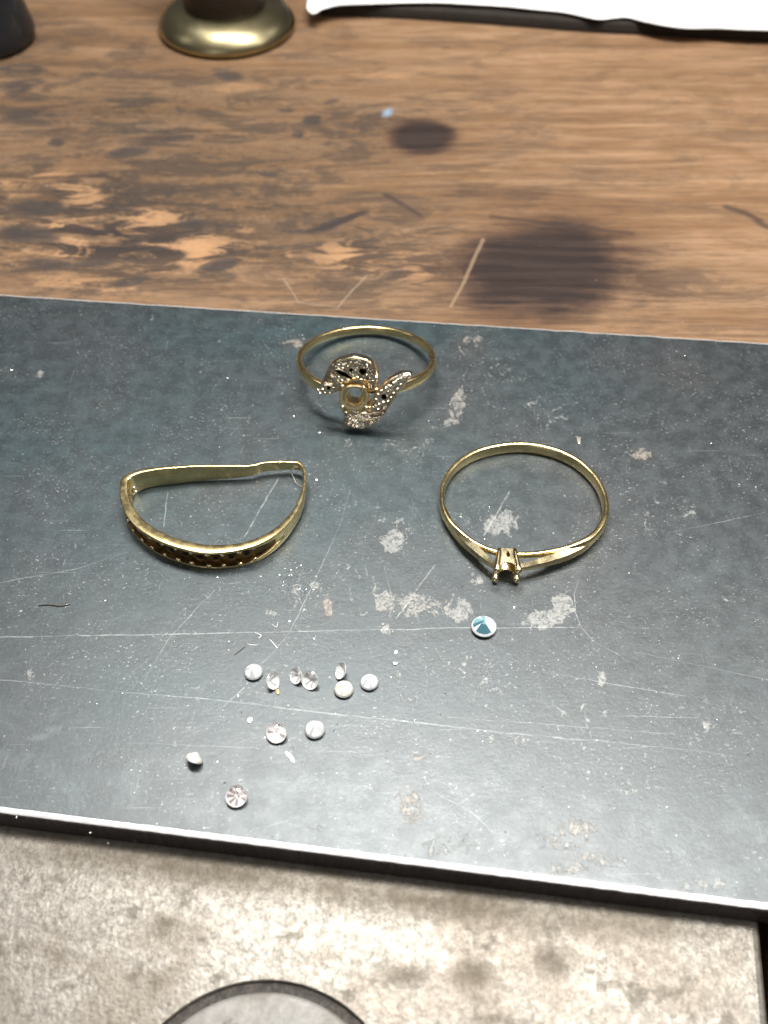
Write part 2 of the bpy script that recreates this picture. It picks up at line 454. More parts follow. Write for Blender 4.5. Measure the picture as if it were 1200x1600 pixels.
    c = g.mix(lines, c, (0.42, 0.44, 0.43))
    c = g.mix(g.math('MAXIMUM', sp, scuff), c, (0.62, 0.64, 0.64))
    met = g.math('ADD', g.math('MULTIPLY', wm, .25), .18)
    h = g.math('ADD', g.math('MULTIPLY', nF, .5), g.math('MULTIPLY', nM, .8))
    h = g.math('SUBTRACT', h, g.math('MULTIPLY', wm, .25))
    rr = g.step(nM, .34, .66, .39, .45)
    rr = g.math('ADD', rr, g.math('MULTIPLY', wm, .08))
    return g.out(Base_Color=c, Metallic=met, Roughness=rr, Specular_IOR_Level=1.0, IOR=1.58, Specular_Tint=(.91, .98, 1.0), Normal=g.bump(h, .75, .045))

def edge_mat():
    g = G("bright_worn_edge"); v = g.coords(); n = g.noise(v, 1.4, 5, .7)
    c = g.mix(g.step(n, .3, .6), (0.80, 0.79, 0.78), (0.97, 0.96, 0.95))
    return g.out(Base_Color=c, Metallic=.6, Roughness=.34, Normal=g.bump(n, .5, .06))
def side_mat():
    g = G("sawn_dark_edge"); v = g.coords()
    n = g.noise(g.map(v, (3.5, 3.5, .3)), 1.0, 4, .7)
    c = g.mix(g.step(n, .3, .7), (0.018, 0.014, 0.015), (0.055, 0.045, 0.045))
    return g.out(Base_Color=c, Metallic=.3, Roughness=.55, Normal=g.bump(n, .6, .08))
VV, F, mid, TOP = build_plate()
plate = mesh_obj("steel_plate", VV, F, [plate_mat(), edge_mat(), side_mat()], origin=(0, 0, 0), midx=mid)
tag(plate, "dark blue-black scratched steel sheet under the rings and loose stones", "metal sheet")
XY = np.array(VV)[:, :2]
add_attr(plate, 'wear', patches(XY, wear, 0)); add_attr(plate, 'rust', patches(XY, tan_, 0, 1.3))
add_attr(plate, 'crack', patches(XY, crack, 0)); add_attr(plate, 'pale', patches(XY, pale, 0, 1.4))
add_attr(plate, 'teal', patches(XY, teal, 0, 1.5)); add_attr(plate, 'scuff', patches(XY, [(462,925,40,40,10,1),(505,1000,30,26,0,.6),(385,1000,50,20,0,.4)], 0))

# ------------------------------------------------------------------ wooden bench top
ZB = -PT - 0.02
block_r = at(1192, 1480, ZB).x
def block_edge_x(y):
    a, b = at(1190, 1462, ZB), at(1199, 1560, ZB)
    return a.x + (b.x - a.x) * (y - a.y) / (b.y - a.y)
BY1 = -22.0; BX0 = -62.0
def wood_mat():
    g = G("old_bench_wood"); v = g.coords()
    rot = (0, 0, math.radians(3.5))
    warp = g.vmath('SCALE', g.noise(v, .012, 3, .5, col=True)); warp.node.inputs[3].default_value = 9
    vw = g.vmath('ADD', v, warp)
    a1 = g.noise(g.map(vw, (.012, .20, .1), rot), 1.0, 6, .62)
    a2 = g.noise(g.map(vw, (.042, .70, .3), rot), 1.0, 6, .68)
    a3 = g.noise(g.map(v, (.14, 2.6, 1), rot), 1.0, 4, .6)
    n1 = g.noise(g.map(v, (.55, 1, 1)), .16, 7, .72, .5)
    n4 = g.noise(g.map(v, (.45, 1.3, 1), (0, 0, math.radians(-4))), .13, 8, .76, .7)
    n5 = g.noise(g.map(v, (.50, 1.5, 1), (0, 0, math.radians(6))), .21, 8, .74, .9)
    n6 = g.noise(v, .9, 4, .7)
    dark, lite, burn, grime, blue, chip = (g.attr(k) for k in ('dark', 'lite', 'burn', 'grime', 'blue', 'chip'))
    c = g.mix(g.step(g.math('ADD', g.math('MULTIPLY', a1, .65), g.math('MULTIPLY', n1, .35)), .40, .60), (0.215, 0.122, 0.063), (0.325, 0.200, 0.116))
    c = g.mix(g.step(a2, .50, .63, 0, .50), c, (0.160, 0.092, 0.052))
    c = g.mix(g.step(n4, .50, .60, 0, .50), c, (0.13, 0.085, 0.055))
    c = g.mix(g.step(n6, .60, .72, 0, .35), c, (0.09, 0.06, 0.04))
    c = g.mix(g.step(a2, .44, .34, 0, .55), c, (0.385, 0.245, 0.145))
    c = g.mix(g.step(a3, .52, .64, 0, .6), c, (0.12, 0.07, 0.042))
    c = g.mix(g.step(n1, .55, .68, 0, .35), c, (0.20, 0.13, 0.085))
    # rubbed-in workshop dirt
    gm = g.math('MULTIPLY', g.step(g.math('ADD', n1, g.math('MULTIPLY', grime, .10)), .44, .57, .55, 1), grime)
    c = g.mix(g.math('MULTIPLY', gm, .88), c, g.mix(g.step(n6, .4, .6), (0.068, 0.046, 0.030), (0.120, 0.080, 0.050)))
    c = g.mix(g.math('MULTIPLY', g.math('MULTIPLY', g.step(n4, .475, .55), grime), .88), c, (0.046, 0.038, 0.034))
    # chopped, scarred area: bright fresh wood between black dirt
    ch = g.step(g.math('ADD', n5, g.math('MULTIPLY', g.math('SUBTRACT', lite, .35), .10)), .50, .57)
    c = g.mix(g.math('MULTIPLY', g.math('MULTIPLY', ch, chip), .85), c, g.mix(g.step(n6, .35, .65), (0.27, 0.150, 0.078), (0.43, 0.265, 0.15)))
    c = g.mix(g.math('MULTIPLY', g.math('MULTIPLY', g.step(n5, .505, .46), chip), .90), c, (0.040, 0.032, 0.030))
    lt = g.math('MULTIPLY', lite, g.step(g.math('ADD', g.math('MULTIPLY', lite, .16), n5), .55, .66))
    c = g.mix(g.math('MULTIPLY', lt, .62), c, (0.46, 0.265, 0.135))
    dk = g.step(g.math('ADD', g.math('MULTIPLY', dark, 1.1), g.math('MULTIPLY', g.math('SUBTRACT', n5, .5), 2.4)), .45, .80)
    dk = g.math('MULTIPLY', dk, g.step(dark, .03, .25))
    c = g.mix(g.math('MULTIPLY', dk, .82), c, (0.046, 0.041, 0.040))
    bw = g.math('SUBTRACT', g.math('ADD', g.math('MULTIPLY', n1, .6), g.math('MULTIPLY', a2, .4)), .5)
    bn = g.step(g.math('ADD', burn, g.math('MULTIPLY', bw, 2.2)), .10, 1.0)
    c = g.mix(g.step(g.math('ADD', burn, g.math('MULTIPLY', bw, .8)), -.1, .7, 0, .65), c, (0.085, 0.045, 0.030))
    c = g.mix(g.math('MULTIPLY', bn, .93), c, g.mix(g.step(a2, .4, .6), (0.036, 0.025, 0.023), (0.022, 0.016, 0.016)))
    c = g.mix(blue, c, (0.22, 0.32, 0.42))
    # little dents, paint specks and cuts
    sp = g.step(g.noise(g.map(v, (.7, 1.5, 1)), .55, 3, .6), .70, .76)
    c = g.mix(g.math('MULTIPLY', sp, .6), c, (0.05, 0.035, 0.028))
    lc = g.step(g.noise(v, .8, 3, .6), .73, .77)
    c = g.mix(g.math('MULTIPLY', lc, .5), c, (0.5, 0.4, 0.3))
    pv = g.vmath('MULTIPLY', g.vmath('ADD', v, g.map(g.noise(v, .3, 2, .5, col=True), (.5, .5, .5))), (1, 1, 0))
    cut = g.step(scratches(g, pv, [(757,372,726,440,.5,.9),(726,440,708,476,.45,.8),(1140,322,1170,330,1.2,0.0)], ZB), .1, .7)
    c = g.mix(g.math('MULTIPLY', cut, .5), c, (0.36, 0.25, 0.16))
    cut2 = g.step(scratches(g, pv, [(445,432,470,470,.3,.6),(470,470,530,478,.3,.5),(530,478,575,428,.3,.7)], ZB), .1, .7)
    c = g.mix(g.math('MULTIPLY', cut2, .4), c, (0.40, 0.34, 0.26))
    ink = g.step(scratches(g, pv, [(1138,322,1165,330,1.3,1),(1165,330,1190,342,1.1,1),(1185,342,1200,352,1.3,1),(605,302,630,316,1.0,1),(630,316,660,334,.9,.8),
        (487,358,520,350,1.4,1),(520,350,572,328,1.2,1),(55,276,165,272,1.0,.9),(165,272,185,280,1.3,1),(770,336,990,362,1.0,.8),(760,292,1000,314,.6,.5),(1030,318,1200,332,.5,.4)], ZB), .1, .9)
    c = g.mix(g.math('MULTIPLY', ink, .7), c, (0.040, 0.030, 0.028))
    h = g.math('ADD', g.math('MULTIPLY', a2, .8), g.math('ADD', g.math('MULTIPLY', a3, .5), g.math('MULTIPLY', n5, .9)))
    return g.out(Base_Color=c, Roughness=g.step(n1, .3, .7, .45, .65), Specular_IOR_Level=.18, Normal=g.bump(h, .5, .35))

xs = np.linspace(-240, 240, 380); ys = np.linspace(-110, 330, 360)
X, Y = np.meshgrid(xs, ys, indexing='ij')
vid = {}; WV = []; WF = []
ny = len(ys)
def keep(i, j):
    xm, ym = (xs[i] + xs[i + 1]) / 2, (ys[j] + ys[j + 1]) / 2
    return not (BX0 - 3 < xm < block_r + 4.5 and ym < BY1 + 4)
for i in range(len(xs)):
    for j in range(ny):
        z = ZB - 0.12 + 0.10 * mnoise.noise(Vector((xs[i] * .03, ys[j] * .25, 0)))
        WV.append((xs[i], ys[j], z))
for i in range(len(xs) - 1):
    for j in range(ny - 1):
        if keep(i, j):
            a = i * ny + j; WF.append((a, a + ny, a + ny + 1, a + 1))
# sides of the recess for the steel block and of the board
def wall(p, q, zb=-30):
    k = len(WV); WV.extend([(p[0], p[1], ZB - .1), (q[0], q[1], ZB - .1), (q[0], q[1], zb), (p[0], p[1], zb)]); WF.append((k, k + 1, k + 2, k + 3))
ix0 = max(i for i in range(len(xs)) if xs[i] <= BX0 - 3) ; ix1 = min(i for i in range(len(xs)) if xs[i] >= block_r + 4.5); jy = min(j for j in range(ny) if ys[j] >= BY1 + 4)
wall((xs[ix0], ys[jy]), (xs[ix1], ys[jy])); wall((xs[ix1], ys[jy]), (xs[ix1], ys[0])); wall((xs[ix0], ys[0]), (xs[ix0], ys[jy]))
k = len(WV); WV.extend([(-240, -110, -30), (240, -110, -30), (240, 330, -30), (-240, 330, -30)]); WF.append((k, k + 3, k + 2, k + 1))
wall((xs[-1], ys[0]), (xs[-1], ys[-1])); wall((xs[-1], ys[-1]), (xs[0], ys[-1])); wall((xs[0], ys[-1]), (xs[0], ys[0])); wall((xs[0], ys[0]), (xs[ix0], ys[0])); wall((xs[ix1], ys[0]), (xs[-1], ys[0]))
bench = mesh_obj("workbench_top", WV, WF, wood_mat(), origin=(0, 0, ZB))
tag(bench, kind='structure')
wdark = [(355,116,36,13,-10,.9),(60,180,80,26,0,.55),(240,212,90,22,-3,.6),(90,222,18,9,0,.95),(200,238,60,12,8,.75),(488,185,18,11,0,.95),(466,210,11,9,0,.95),
         (520,157,28,7,20,.7),(445,170,22,14,0,.6),(60,322,55,16,-4,.85),(40,365,60,18,0,.9),(70,412,55,18,0,.75),(345,412,36,11,12,1.1),(300,350,45,12,8,.7),
         (530,345,44,9,20,1),(450,362,40,10,0,.6),(150,408,60,13,5,.7),(205,440,46,10,12,.85),(268,300,22,10,35,.8),(335,325,22,12,0,.6),(560,455,40,20,0,.5),
         (280,168,18,8,-15,.7),(700,72,18,5,0,.45),(810,262,40,6,0,.45),(655,155,35,30,0,.30),(215,78,60,28,0,.5),(25,120,70,50,0,.6),(130,120,50,8,12,.6),
         (1090,455,60,30,0,.35),(660,212,40,18,0,.5),(420,270,60,8,5,.6),(650,385,20,8,0,.5),(740,380,20,10,0,.5)]
wlite = [(130,302,50,22,0,1),(240,338,50,18,0,1),(308,390,56,26,5,1.3),(90,352,50,9,0,.8),(90,400,55,9,5,.9),(100,442,60,9,3,.9),(448,396,18,8,0,1),
         (530,398,50,22,-10,1),(655,425,32,26,0,.9),(60,272,60,6,0,.9),(380,360,25,10,0,.6),(360,135,50,14,0,.8),(600,115,60,20,0,.5),(190,450,60,10,8,.9)]
wburn = [(862,412,112,86,3,1.7),(800,425,92,78,0,1.5),(880,348,125,20,-4,.7),(660,212,50,25,0,2.2),(675,214,18,10,0,2.0),(868,484,46,12,0,1.0),(960,400,110,90,0,.55),(700,440,60,60,0,.4),(820,310,160,24,-3,.35)]
wgrime = [(300,240,520,260,0,.75),(220,330,560,170,-4,1),(200,170,420,110,0,.85),(560,380,260,120,0,.8),(560,200,220,110,0,.75),(1000,440,260,60,0,.4),(0,80,160,90,0,.8)]
XY = np.array(WV)[:, :2]
for nm, l, s in (('dark', wdark, 1.1), ('lite', wlite, 1.2), ('burn', wburn, 1.45), ('grime', wgrime, 1.5), ('chip', [(170,375,260,75,-3,1.1),(600,405,130,50,0,.75),(40,290,110,30,0,.8),(470,440,120,30,0,.5),(120,215,150,30,-5,.35)], 1.3), ('blue', [(608,175,7,5,0,1)], .8)):
    add_attr(bench, nm, patches(XY, l, ZB, s))

# ------------------------------------------------------------------ pitted steel bench block with its round insert
def block_mat(name, grain=1.0, lite=(0.29, 0.27, 0.236), dark=(0.145, 0.13, 0.11), metal=.38, ro=0.0):
    g = G(name); v = g.coords()
    n = g.noise(v, 1.5, 8, .78); n2 = g.noise(v, .09, 5, .6); n3 = g.noise(v, .30, 4, .6); nf = g.noise(v, 2.6, 2, .5)
    c = g.mix(g.step(n, .36, .64), dark, lite)
    c = g.mix(g.step(n2, .47, .60, 0, .6), c, (0.13, 0.105, 0.078))
    c = g.mix(g.step(n3, .56, .66, 0, .65), c, (0.105, 0.09, 0.07))
    c = g.mix(g.math('MULTIPLY', g.attr('stain'), g.step(n3, .35, .6, .7, 1)), c, (0.085, 0.066, 0.042))
    st_ = g.math('MULTIPLY', g.math('MAXIMUM', g.attr('stain'), g.step(n3, .56, .66, 0, .6)), .16)
    h = g.math('ADD', g.math('MULTIPLY', n, .5), g.math('MULTIPLY', nf, 1.0))
    return g.out(Base_Color=c, Metallic=metal, Roughness=g.math('ADD', g.step(n, .3, .7, .46 + ro, .34 + ro), st_), Normal=g.bump(h, .6 * grain, .070))
blk = thing("bench_block", (0, -50, -30), "pale pitted steel bench block in front of the dark plate, with a round insert", "bench block")
cA, cT = at(250, 1606, ZB), at(410, 1530, ZB)
# circle through the groove's outer line: three points
def circ(p, q, r):
    ax, ay, bx, by, cx, cy = p.x, p.y, q.x, q.y, r.x, r.y
    d = 2 * (ax * (by - cy) + bx * (cy - ay) + cx * (ay - by))
    ux = ((ax * ax + ay * ay) * (by - cy) + (bx * bx + by * by) * (cy - ay) + (cx * cx + cy * cy) * (ay - by)) / d
    uy = ((ax * ax + ay * ay) * (cx - bx) + (bx * bx + by * by) * (ax - cx) + (cx * cx + cy * cy) * (bx - ax)) / d
    return Vector((ux, uy)), math.hypot(ax - ux, ay - uy)
CC, CR = circ(at(252, 1600, ZB), at(410, 1530, ZB), at(572, 1600, ZB))
GW = 1.05
def ccw(n, r): return [(CC.x + r * math.cos(2 * math.pi * k / n), CC.y + r * math.sin(2 * math.pi * k / n)) for k in range(n)]
y0b = -108.0
bev = 0.8
def rim(off, n=60):
    p = []
    L = []
    xr = lambda y: block_edge_x(y) - off
    L = [(BX0 + off, y0b + off), (xr(y0b + off), y0b + off), (xr(BY1 - off), BY1 - off), (BX0 + off, BY1 - off)]
    for a, b in zip(L, L[1:] + L[:1]):
        for k in range(n): p.append((a[0] + (b[0] - a[0]) * k / n, a[1] + (b[1] - a[1]) * k / n))
    return p
NC = 180
outer = rim(bev); inner = ccw(NC, CR)
gx, gy = np.meshgrid(np.arange(BX0 + 2, block_r - 1, 1.0), np.arange(y0b + 2, BY1 - 1, 1.0))
ins = [(x, y) for x, y in zip(gx.ravel(), gy.ravel()) if math.hypot(x - CC.x, y - CC.y) > CR + .6 and x < block_edge_x(y) - bev - .6]
pts = [Vector(p) for p in outer + inner + ins]
NO = len(outer)
res = delaunay_2d_cdt(pts, [], [list(range(NO)), list(range(NO, NO + NC))[::-1]], 0, 1e-6)
BV = [(p.x, p.y, ZB) for p in res[0]]; BF = [f for f in [tuple(f) for f in res[2]]
      if math.hypot(sum(res[0][i].x for i in f) / len(f) - CC.x, sum(res[0][i].y for i in f) / len(f) - CC.y) > CR * .999]
def ring_strip(V, F, loops):
    ks = []
    for (lp, z) in loops:
        ks.append(len(V)); V.extend([(p[0], p[1], z) for p in lp])
    for a, b in zip(ks, ks[1:]):
        n = len(loops[0][0])
        for i in range(n): F.append((a + i, a + (i + 1) % n, b + (i + 1) % n, b + i))
    return ks
ks = ring_strip(BV, BF, [(rim(bev), ZB), (rim(bev * .5), ZB - .12), (rim(.12), ZB - .4), (rim(0), ZB - .8), (rim(0), -30)])
BF.append(tuple(range(ks[-1], ks[-1] + NO))[::-1])
ring_strip(BV, BF, [(ccw(NC, CR), ZB), (ccw(NC, CR - .10), ZB - .12), (ccw(NC, CR - .14), ZB - 1.6), (ccw(NC, CR - GW + .1), ZB - 1.6)])
o = mesh_obj("block_body", BV, BF, block_mat("pitted_bright_steel"), parent=blk)
fix_normals(o)
o.data.polygons.foreach_set('use_smooth', [False] * len(o.data.polygons))
XY = np.array([(v.co.x / MM, v.co.y / MM - 50) for v in o.data.vertices])
add_attr(o, 'stain', patches(XY, [(300,1355,320,34,-7,.95),(700,1410,340,34,-7,.95),(950,1440,260,22,-7,.7),(255,1448,20,17,0,1),(242,1538,18,12,0,1),(215,1535,10,8,0,.7),(862,1500,30,28,0,1),(738,1525,34,30,0,1),(760,1585,36,14,0,.8),
                                  (1000,1450,90,16,-6,.4),(630,1525,38,20,0,.9),(60,1335,60,18,0,.7),(1050,1555,12,8,0,.6)], ZB, 1.3))
DV = []; DF = []
ks = ring_strip(DV, DF, [(ccw(NC, CR - GW), ZB - 1.62), (ccw(NC, CR - GW), ZB - .15), (ccw(NC, CR - GW - .12), ZB - .03), (ccw(NC, CR - GW - .4), ZB)])
for r in (.8, .6, .4, .2):
    a = len(DV); DV.extend([(p[0], p[1], ZB) for p in ccw(NC, (CR - GW - .4) * r)]); b = a - NC
    for i in range(NC): DF.append((b + i, b + (i + 1) % NC, a + (i + 1) % NC, a + i))
DF.append(tuple(range(len(DV) - NC, len(DV))))
o = mesh_obj("round_insert", DV, DF, block_mat("smooth_insert_steel", .5, (0.29, 0.28, 0.26), (0.24, 0.23, 0.215), .15, .16), parent=blk)
fix_normals(o, math.radians(50))
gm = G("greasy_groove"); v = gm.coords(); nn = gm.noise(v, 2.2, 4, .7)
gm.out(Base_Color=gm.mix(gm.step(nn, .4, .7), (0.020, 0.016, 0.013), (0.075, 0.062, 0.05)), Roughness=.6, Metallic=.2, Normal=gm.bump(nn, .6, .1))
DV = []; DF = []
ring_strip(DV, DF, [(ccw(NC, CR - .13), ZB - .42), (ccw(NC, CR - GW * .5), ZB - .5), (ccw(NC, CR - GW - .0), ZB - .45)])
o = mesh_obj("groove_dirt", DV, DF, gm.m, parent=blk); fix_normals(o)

# ------------------------------------------------------------------ gold band sections
def rsec(t, h, r=0.3, groove=0.0, rail=0.3, n=3):
    """closed section, thickness t (outward +), height h; outer face may carry a groove"""
    r = min(r, t * .45, h * .3); s = []
    for (cx, cy, a0) in ((-t / 2 + r, -h / 2 + r, 180), (t / 2 - r, -h / 2 + r, 270)):
        for k in range(n + 1):
            a = math.radians(a0 + 90 * k / n); s.append((cx + r * math.cos(a), cy + r * math.sin(a)))
    x = t / 2; zr = h / 2 * (1 - rail)
    s += [(x, -zr - .06), (x - .06 - groove * .0, -zr), (x - groove, -zr + .05), (x - groove, 0), (x - groove, zr - .05), (x - .06, zr), (x, zr + .06)]
    for (cx, cy, a0) in ((t / 2 - r, h / 2 - r, 0), (-t / 2 + r, h / 2 - r, 90)):
        for k in range(n + 1):
            a = math.radians(a0 + 90 * k / n); s.append((cx + r * math.cos(a), cy + r * math.sin(a)))
    s.append((-t / 2, 0))
    return s

def uvsphere_pts(c, r, seg=8, rings=5, stretch=None):
    V = []; F = []
    c = Vector(c)
    V.append(c + Vector((0, 0, r)))
    for i in range(1, rings):
        a = math.pi * i / rings
        for j in range(seg):
            b = 2 * math.pi * j / seg
            V.append(c + Vector((r * math.sin(a) * math.cos(b), r * math.sin(a) * math.sin(b), r * math.cos(a))))
    V.append(c - Vector((0, 0, r)))
    for j in range(seg): F.append((0, 1 + j, 1 + (j + 1) % seg))
    for i in range(rings - 2):
        for j in range(seg):
            a = 1 + i * seg; F.append((a + j, a + seg + j, a + seg + (j + 1) % seg, a + (j + 1) % seg))
    l = len(V) - 1; a = 1 + (rings - 2) * seg
    for j in range(seg): F.append((l, a + (j + 1) % seg, a + j))
    return V, F

def join(lst):
    V = []; F = []
    for v, f in lst:
        k = len(V); V += list(v); F += [tuple(i + k for i in q) for q in f]
    return V, F

# ---- left ring: squashed half-eternity band with an empty channel
# px, py of the middle of the top rim, band height, thickness, groove depth
R1 = [(199,744.5,3.0,.85,.0),(206,740,3.0,.7,.0),(222,735,2.9,.60,.0),(245,731.5,2.85,.46,0),(270,729.5,2.8,.40,0),(300,727.5,2.65,.36,0),(330,727,2.45,.34,0),(360,727,2.2,.33,0),(385,727,1.85,.33,0),(398,725.5,1.7,.34,0),(407,722.5,1.6,.34,0),(420,721.3,1.5,.34,0),(437,720.5,1.42,.34,0),(456,720.8,1.35,.34,0),
      (469,723.5,1.3,.34,0),(476,738,1.3,.38,0),(474,765,1.45,.46,0),(464,792,1.7,.58,0),(447,815,2.1,.72,.0),(424,834,2.6,.85,.22),(400,846,2.9,.95,.40),(378,853,3.0,1.0,.52),(350,857,3.0,1.15,.62),
      (318,857,3.0,1.22,.62),(283,850,3.0,1.22,.62),(250,838,3.0,1.22,.62),(222,820,3.0,1.18,.62),(203,798,3.0,1.15,.62),(194,775,3.0,1.0,.5),(193.5,756,3.0,.95,.1),(195,748,3.0,.9,0)]
ring1 = thing("bent_gold_ring", at(320, 800, 0), "squashed yellow gold band with a row of empty stone seats, left of the others", "ring")
S = catmull(R1, 8)
ZC1 = 1.52
path = []; secs = []
for q in S:
    px, py, h, t, gd = q
    p = at(px, py, ZC1 + h / 2); path.append(Vector((p.x, p.y, ZC1)))
    secs.append(rsec(t, h, .12 if t > .6 else .08, max(gd, 0), .24 + .5 * max(0, min(1, (.5 - gd) / .5))))
# orient outward
area2 = sum(path[i].x * path[(i + 1) % len(path)].y - path[(i + 1) % len(path)].x * path[i].y for i in range(len(path)))
if area2 < 0: path.reverse(); secs.reverse(); S = S[::-1]
V1, F1 = sweep(path, secs, True)
K = len(secs[0])
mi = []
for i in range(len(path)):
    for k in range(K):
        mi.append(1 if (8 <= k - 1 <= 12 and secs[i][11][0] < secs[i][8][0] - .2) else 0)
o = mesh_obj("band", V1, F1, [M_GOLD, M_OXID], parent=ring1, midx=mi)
fix_normals(o, math.radians(38))
# empty seats along the channel: a ragged tooth above and below each seat, a drilled cup between them
chan = [i for i in range(len(path)) if S[i][4] > .42]
cl = [0.0]
for a, b in zip(chan, chan[1:]): cl.append(cl[-1] + (path[b] - path[a]).length)
def along(d):
    for k in range(len(chan) - 1):
        if cl[k + 1] >= d:
            f = (d - cl[k]) / (cl[k + 1] - cl[k] + 1e-9)
            a, b = path[chan[k]], path[chan[k + 1]]
            t = (b - a).normalized(); return a.lerp(b, f), t, t.cross(Vector((0, 0, 1))), S[chan[k]][3]
    a, b = path[chan[-2]], path[chan[-1]]; t = (b - a).normalized()
    return b, t, t.cross(Vector((0, 0, 1))), S[chan[-1]][3]
rng = random.Random(7)
NS = 11
gm = G("drilled_seat"); gm.out(Base_Color=(0.030, 0.018, 0.010), Roughness=.5, Metallic=.6)
for k in range(NS):
    p, t, out, th = along((k + .5) / NS * cl[-1])
    # cup
    base = p + out * (th / 2 - .50); V = []; F = []
    n = 14
    jr = rng.uniform(.78, 1.08)
    for (rr, dd) in ((.62 * jr, .10), (.52 * jr, .06), (.40 * jr, .02), (.0, .02)):
        for j in range(n):
            a = 2 * math.pi * j / n
            V.append(base + out * dd + t * (rr * math.cos(a)) + Vector((0, 0, rr * math.sin(a))))
    for r in range(3):
        for j in range(n): F.append((r * n + j, r * n + (j + 1) % n, (r + 1) * n + (j + 1) % n, (r + 1) * n + j))
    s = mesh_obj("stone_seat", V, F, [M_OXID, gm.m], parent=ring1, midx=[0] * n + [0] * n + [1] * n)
    fix_normals(s)
for k in range(NS + 1):
    p, t, out, th = along(max(.15, k / NS * cl[-1]))
    parts = []
    for sgn in (-1, 1):
        c = p + out * (th / 2 - .16) + Vector((0, 0, sgn * (1.02 + rng.uniform(-.05, .05)))) + t * rng.uniform(-.12, .12)
        v, f = uvsphere_pts((0, 0, 0), 1, 8, 5)
        a, b, d = rng.uniform(.26, .40), rng.uniform(.2, .3), rng.uniform(.22, .34)
        parts.append(([c + t * (q.x * a) + out * (q.y * b) + Vector((0, 0, q.z * d)) for q in v], f))
    V, F = join(parts)
    fix_normals(mesh_obj("seat_bead", V, F, M_GOLD2, parent=ring1))
# a stone-less drill hole rim seen inside the kink on the left
p0 = at(211, 765, 1.6)
V = []; F = []; n = 16; nrm = Vector((.75, -.55, .1)).normalized(); tt = Vector((0, 0, 1)).cross(nrm).normalized(); bb = nrm.cross(tt)
for (rr, dd) in ((.50, 0), (.42, .12), (.30, .12), (.26, 0)):
    for j in range(n):
        a = 2 * math.pi * j / n; V.append(p0 + tt * rr * math.cos(a) + bb * rr * math.sin(a) + nrm * dd)
for r in range(3):
    for j in range(n): F.append((r * n + j, r * n + (j + 1) % n, (r + 1) * n + (j + 1) % n, (r + 1) * n + j))
fix_normals(mesh_obj("seat_hole_rim", V, F, M_WGOLD, parent=ring1))

# ---- right ring: solitaire band with split shoulders and an empty four claw head
ring3 = thing("solitaire_ring", at(820, 790, 0), "thin yellow gold ring with an empty square four claw setting, above the blue stone", "ring")
R3 = [(691,782,1.5,.62),(693,755,1.5,.7),(708,728,1.55,.75),(738,706,1.6,.78),(780,694,1.6,.8),(826,692,1.6,.8),(872,702,1.6,.8),(910,722,1.6,.78),(937,752,1.6,.78),
      (948,786,1.6,.8),(942,815,1.6,.85),(922,838,1.5,.85),(888,853,1.1,.7),(852,861,.85,.6),(815,864,.8,.6),(776,860,.8,.6),(742,846,.9,.6),(714,824,1.2,.62),(698,804,1.4,.62)]
S3 = catmull(R3, 9)
path = []; secs = []
for (px, py, h, t) in S3:
    fr = max(0, min(1, (py - 700) / 160)); zc = .82 + .75 * fr
    p = at(px, py, zc + h / 2); path.append(Vector((p.x, p.y, zc)))
    n = 14; e = []
    for k in range(n):
        a = 2 * math.pi * k / n; ca, sa = math.cos(a), math.sin(a)
        x = t / 2 * math.copysign(abs(ca) ** .75, ca); y = h / 2 * math.copysign(abs(sa) ** .75, sa)
        if ca < 0: x = -t / 2 * abs(ca) ** .35 * .9
        e.append((x, y))
    secs.append(e)
area2 = sum(path[i].x * path[(i + 1) % len(path)].y - path[(i + 1) % len(path)].x * path[i].y for i in range(len(path)))
if area2 < 0: path.reverse(); secs.reverse()
V, F = sweep(path, secs, True)
fix_normals(mesh_obj("band", V, F, M_GOLD, parent=ring3), math.radians(60))
# shoulders: pointed wedges rising from the band to the head
for (nm, pts) in (("shoulder", [(694,792,1.3,.5,.85),(703,813,1.35,.75,1.0),(722,837,1.3,.95,1.25),(745,858,1.15,.95,1.5),(764,874,1.0,.75,1.7),(777,884,.8,.5,1.85)]),
                  ("shoulder", [(936,828,1.3,.5,.95),(915,848,1.35,.8,1.1),(887,862,1.35,1.0,1.3),(858,872,1.25,.95,1.5),(830,880,1.05,.75,1.7),(804,886,.8,.5,1.85)])):
    SS = catmull(pts, 6, closed=False); P = []; Q = []
    for (px, py, h, t, zc) in SS:
        p = at(px, py, zc + h / 2); P.append(Vector((p.x, p.y, zc)))
        Q.append([(-t * .5, -h * .45), (t * .1, -h * .5), (t * .52, -h * .12), (t * .50, h * .02), (t * .26, h * .30), (-t * .38, h * .52), (-t * .55, h * .35)])
    if pts[0][0] > 800: P.reverse(); Q.reverse()
    V, F = sweep(P, Q, False)
    fix_normals(mesh_obj(nm, V, F, M_GOLD2, parent=ring3), math.radians(28))
# head: tapered square basket, axis pointing out of the ring towards the viewer
hb = at(792, 857, 2.9); hb.z = 2.25                       # back end, middle
ax = Vector((-.04, -1, -.20)).normalized(); hr = Vector((1, -.04, 0)).normalized(); hu = hr.cross(ax).normalized()
if hu.z < 0: hu = -hu
L = 2.75
def hp(a, b, c): return hb + ax * a + hr * b + hu * c
for (sx, sy) in ((-1, 1), (1, 1), (-1, -1), (1, -1)):
    P = []; Q = []
    for (a, wd, r) in ((0, .82, .22), (.5, .88, .29), (1.4, 1.0, .32), (2.1, 1.10, .35), (2.65, 1.16, .40), (2.98, 1.14, .36), (3.14, 1.10, .16)):
        P.append(hp(a, sx * wd, sy * wd))
        Q.append([(r * math.cos(2 * math.pi * k / 10), r * math.sin(2 * math.pi * k / 10)) for k in range(10)])
    V, F = sweep(P, Q, False)
    fix_normals(mesh_obj("claw", V, F, M_GOLD2, parent=ring3))
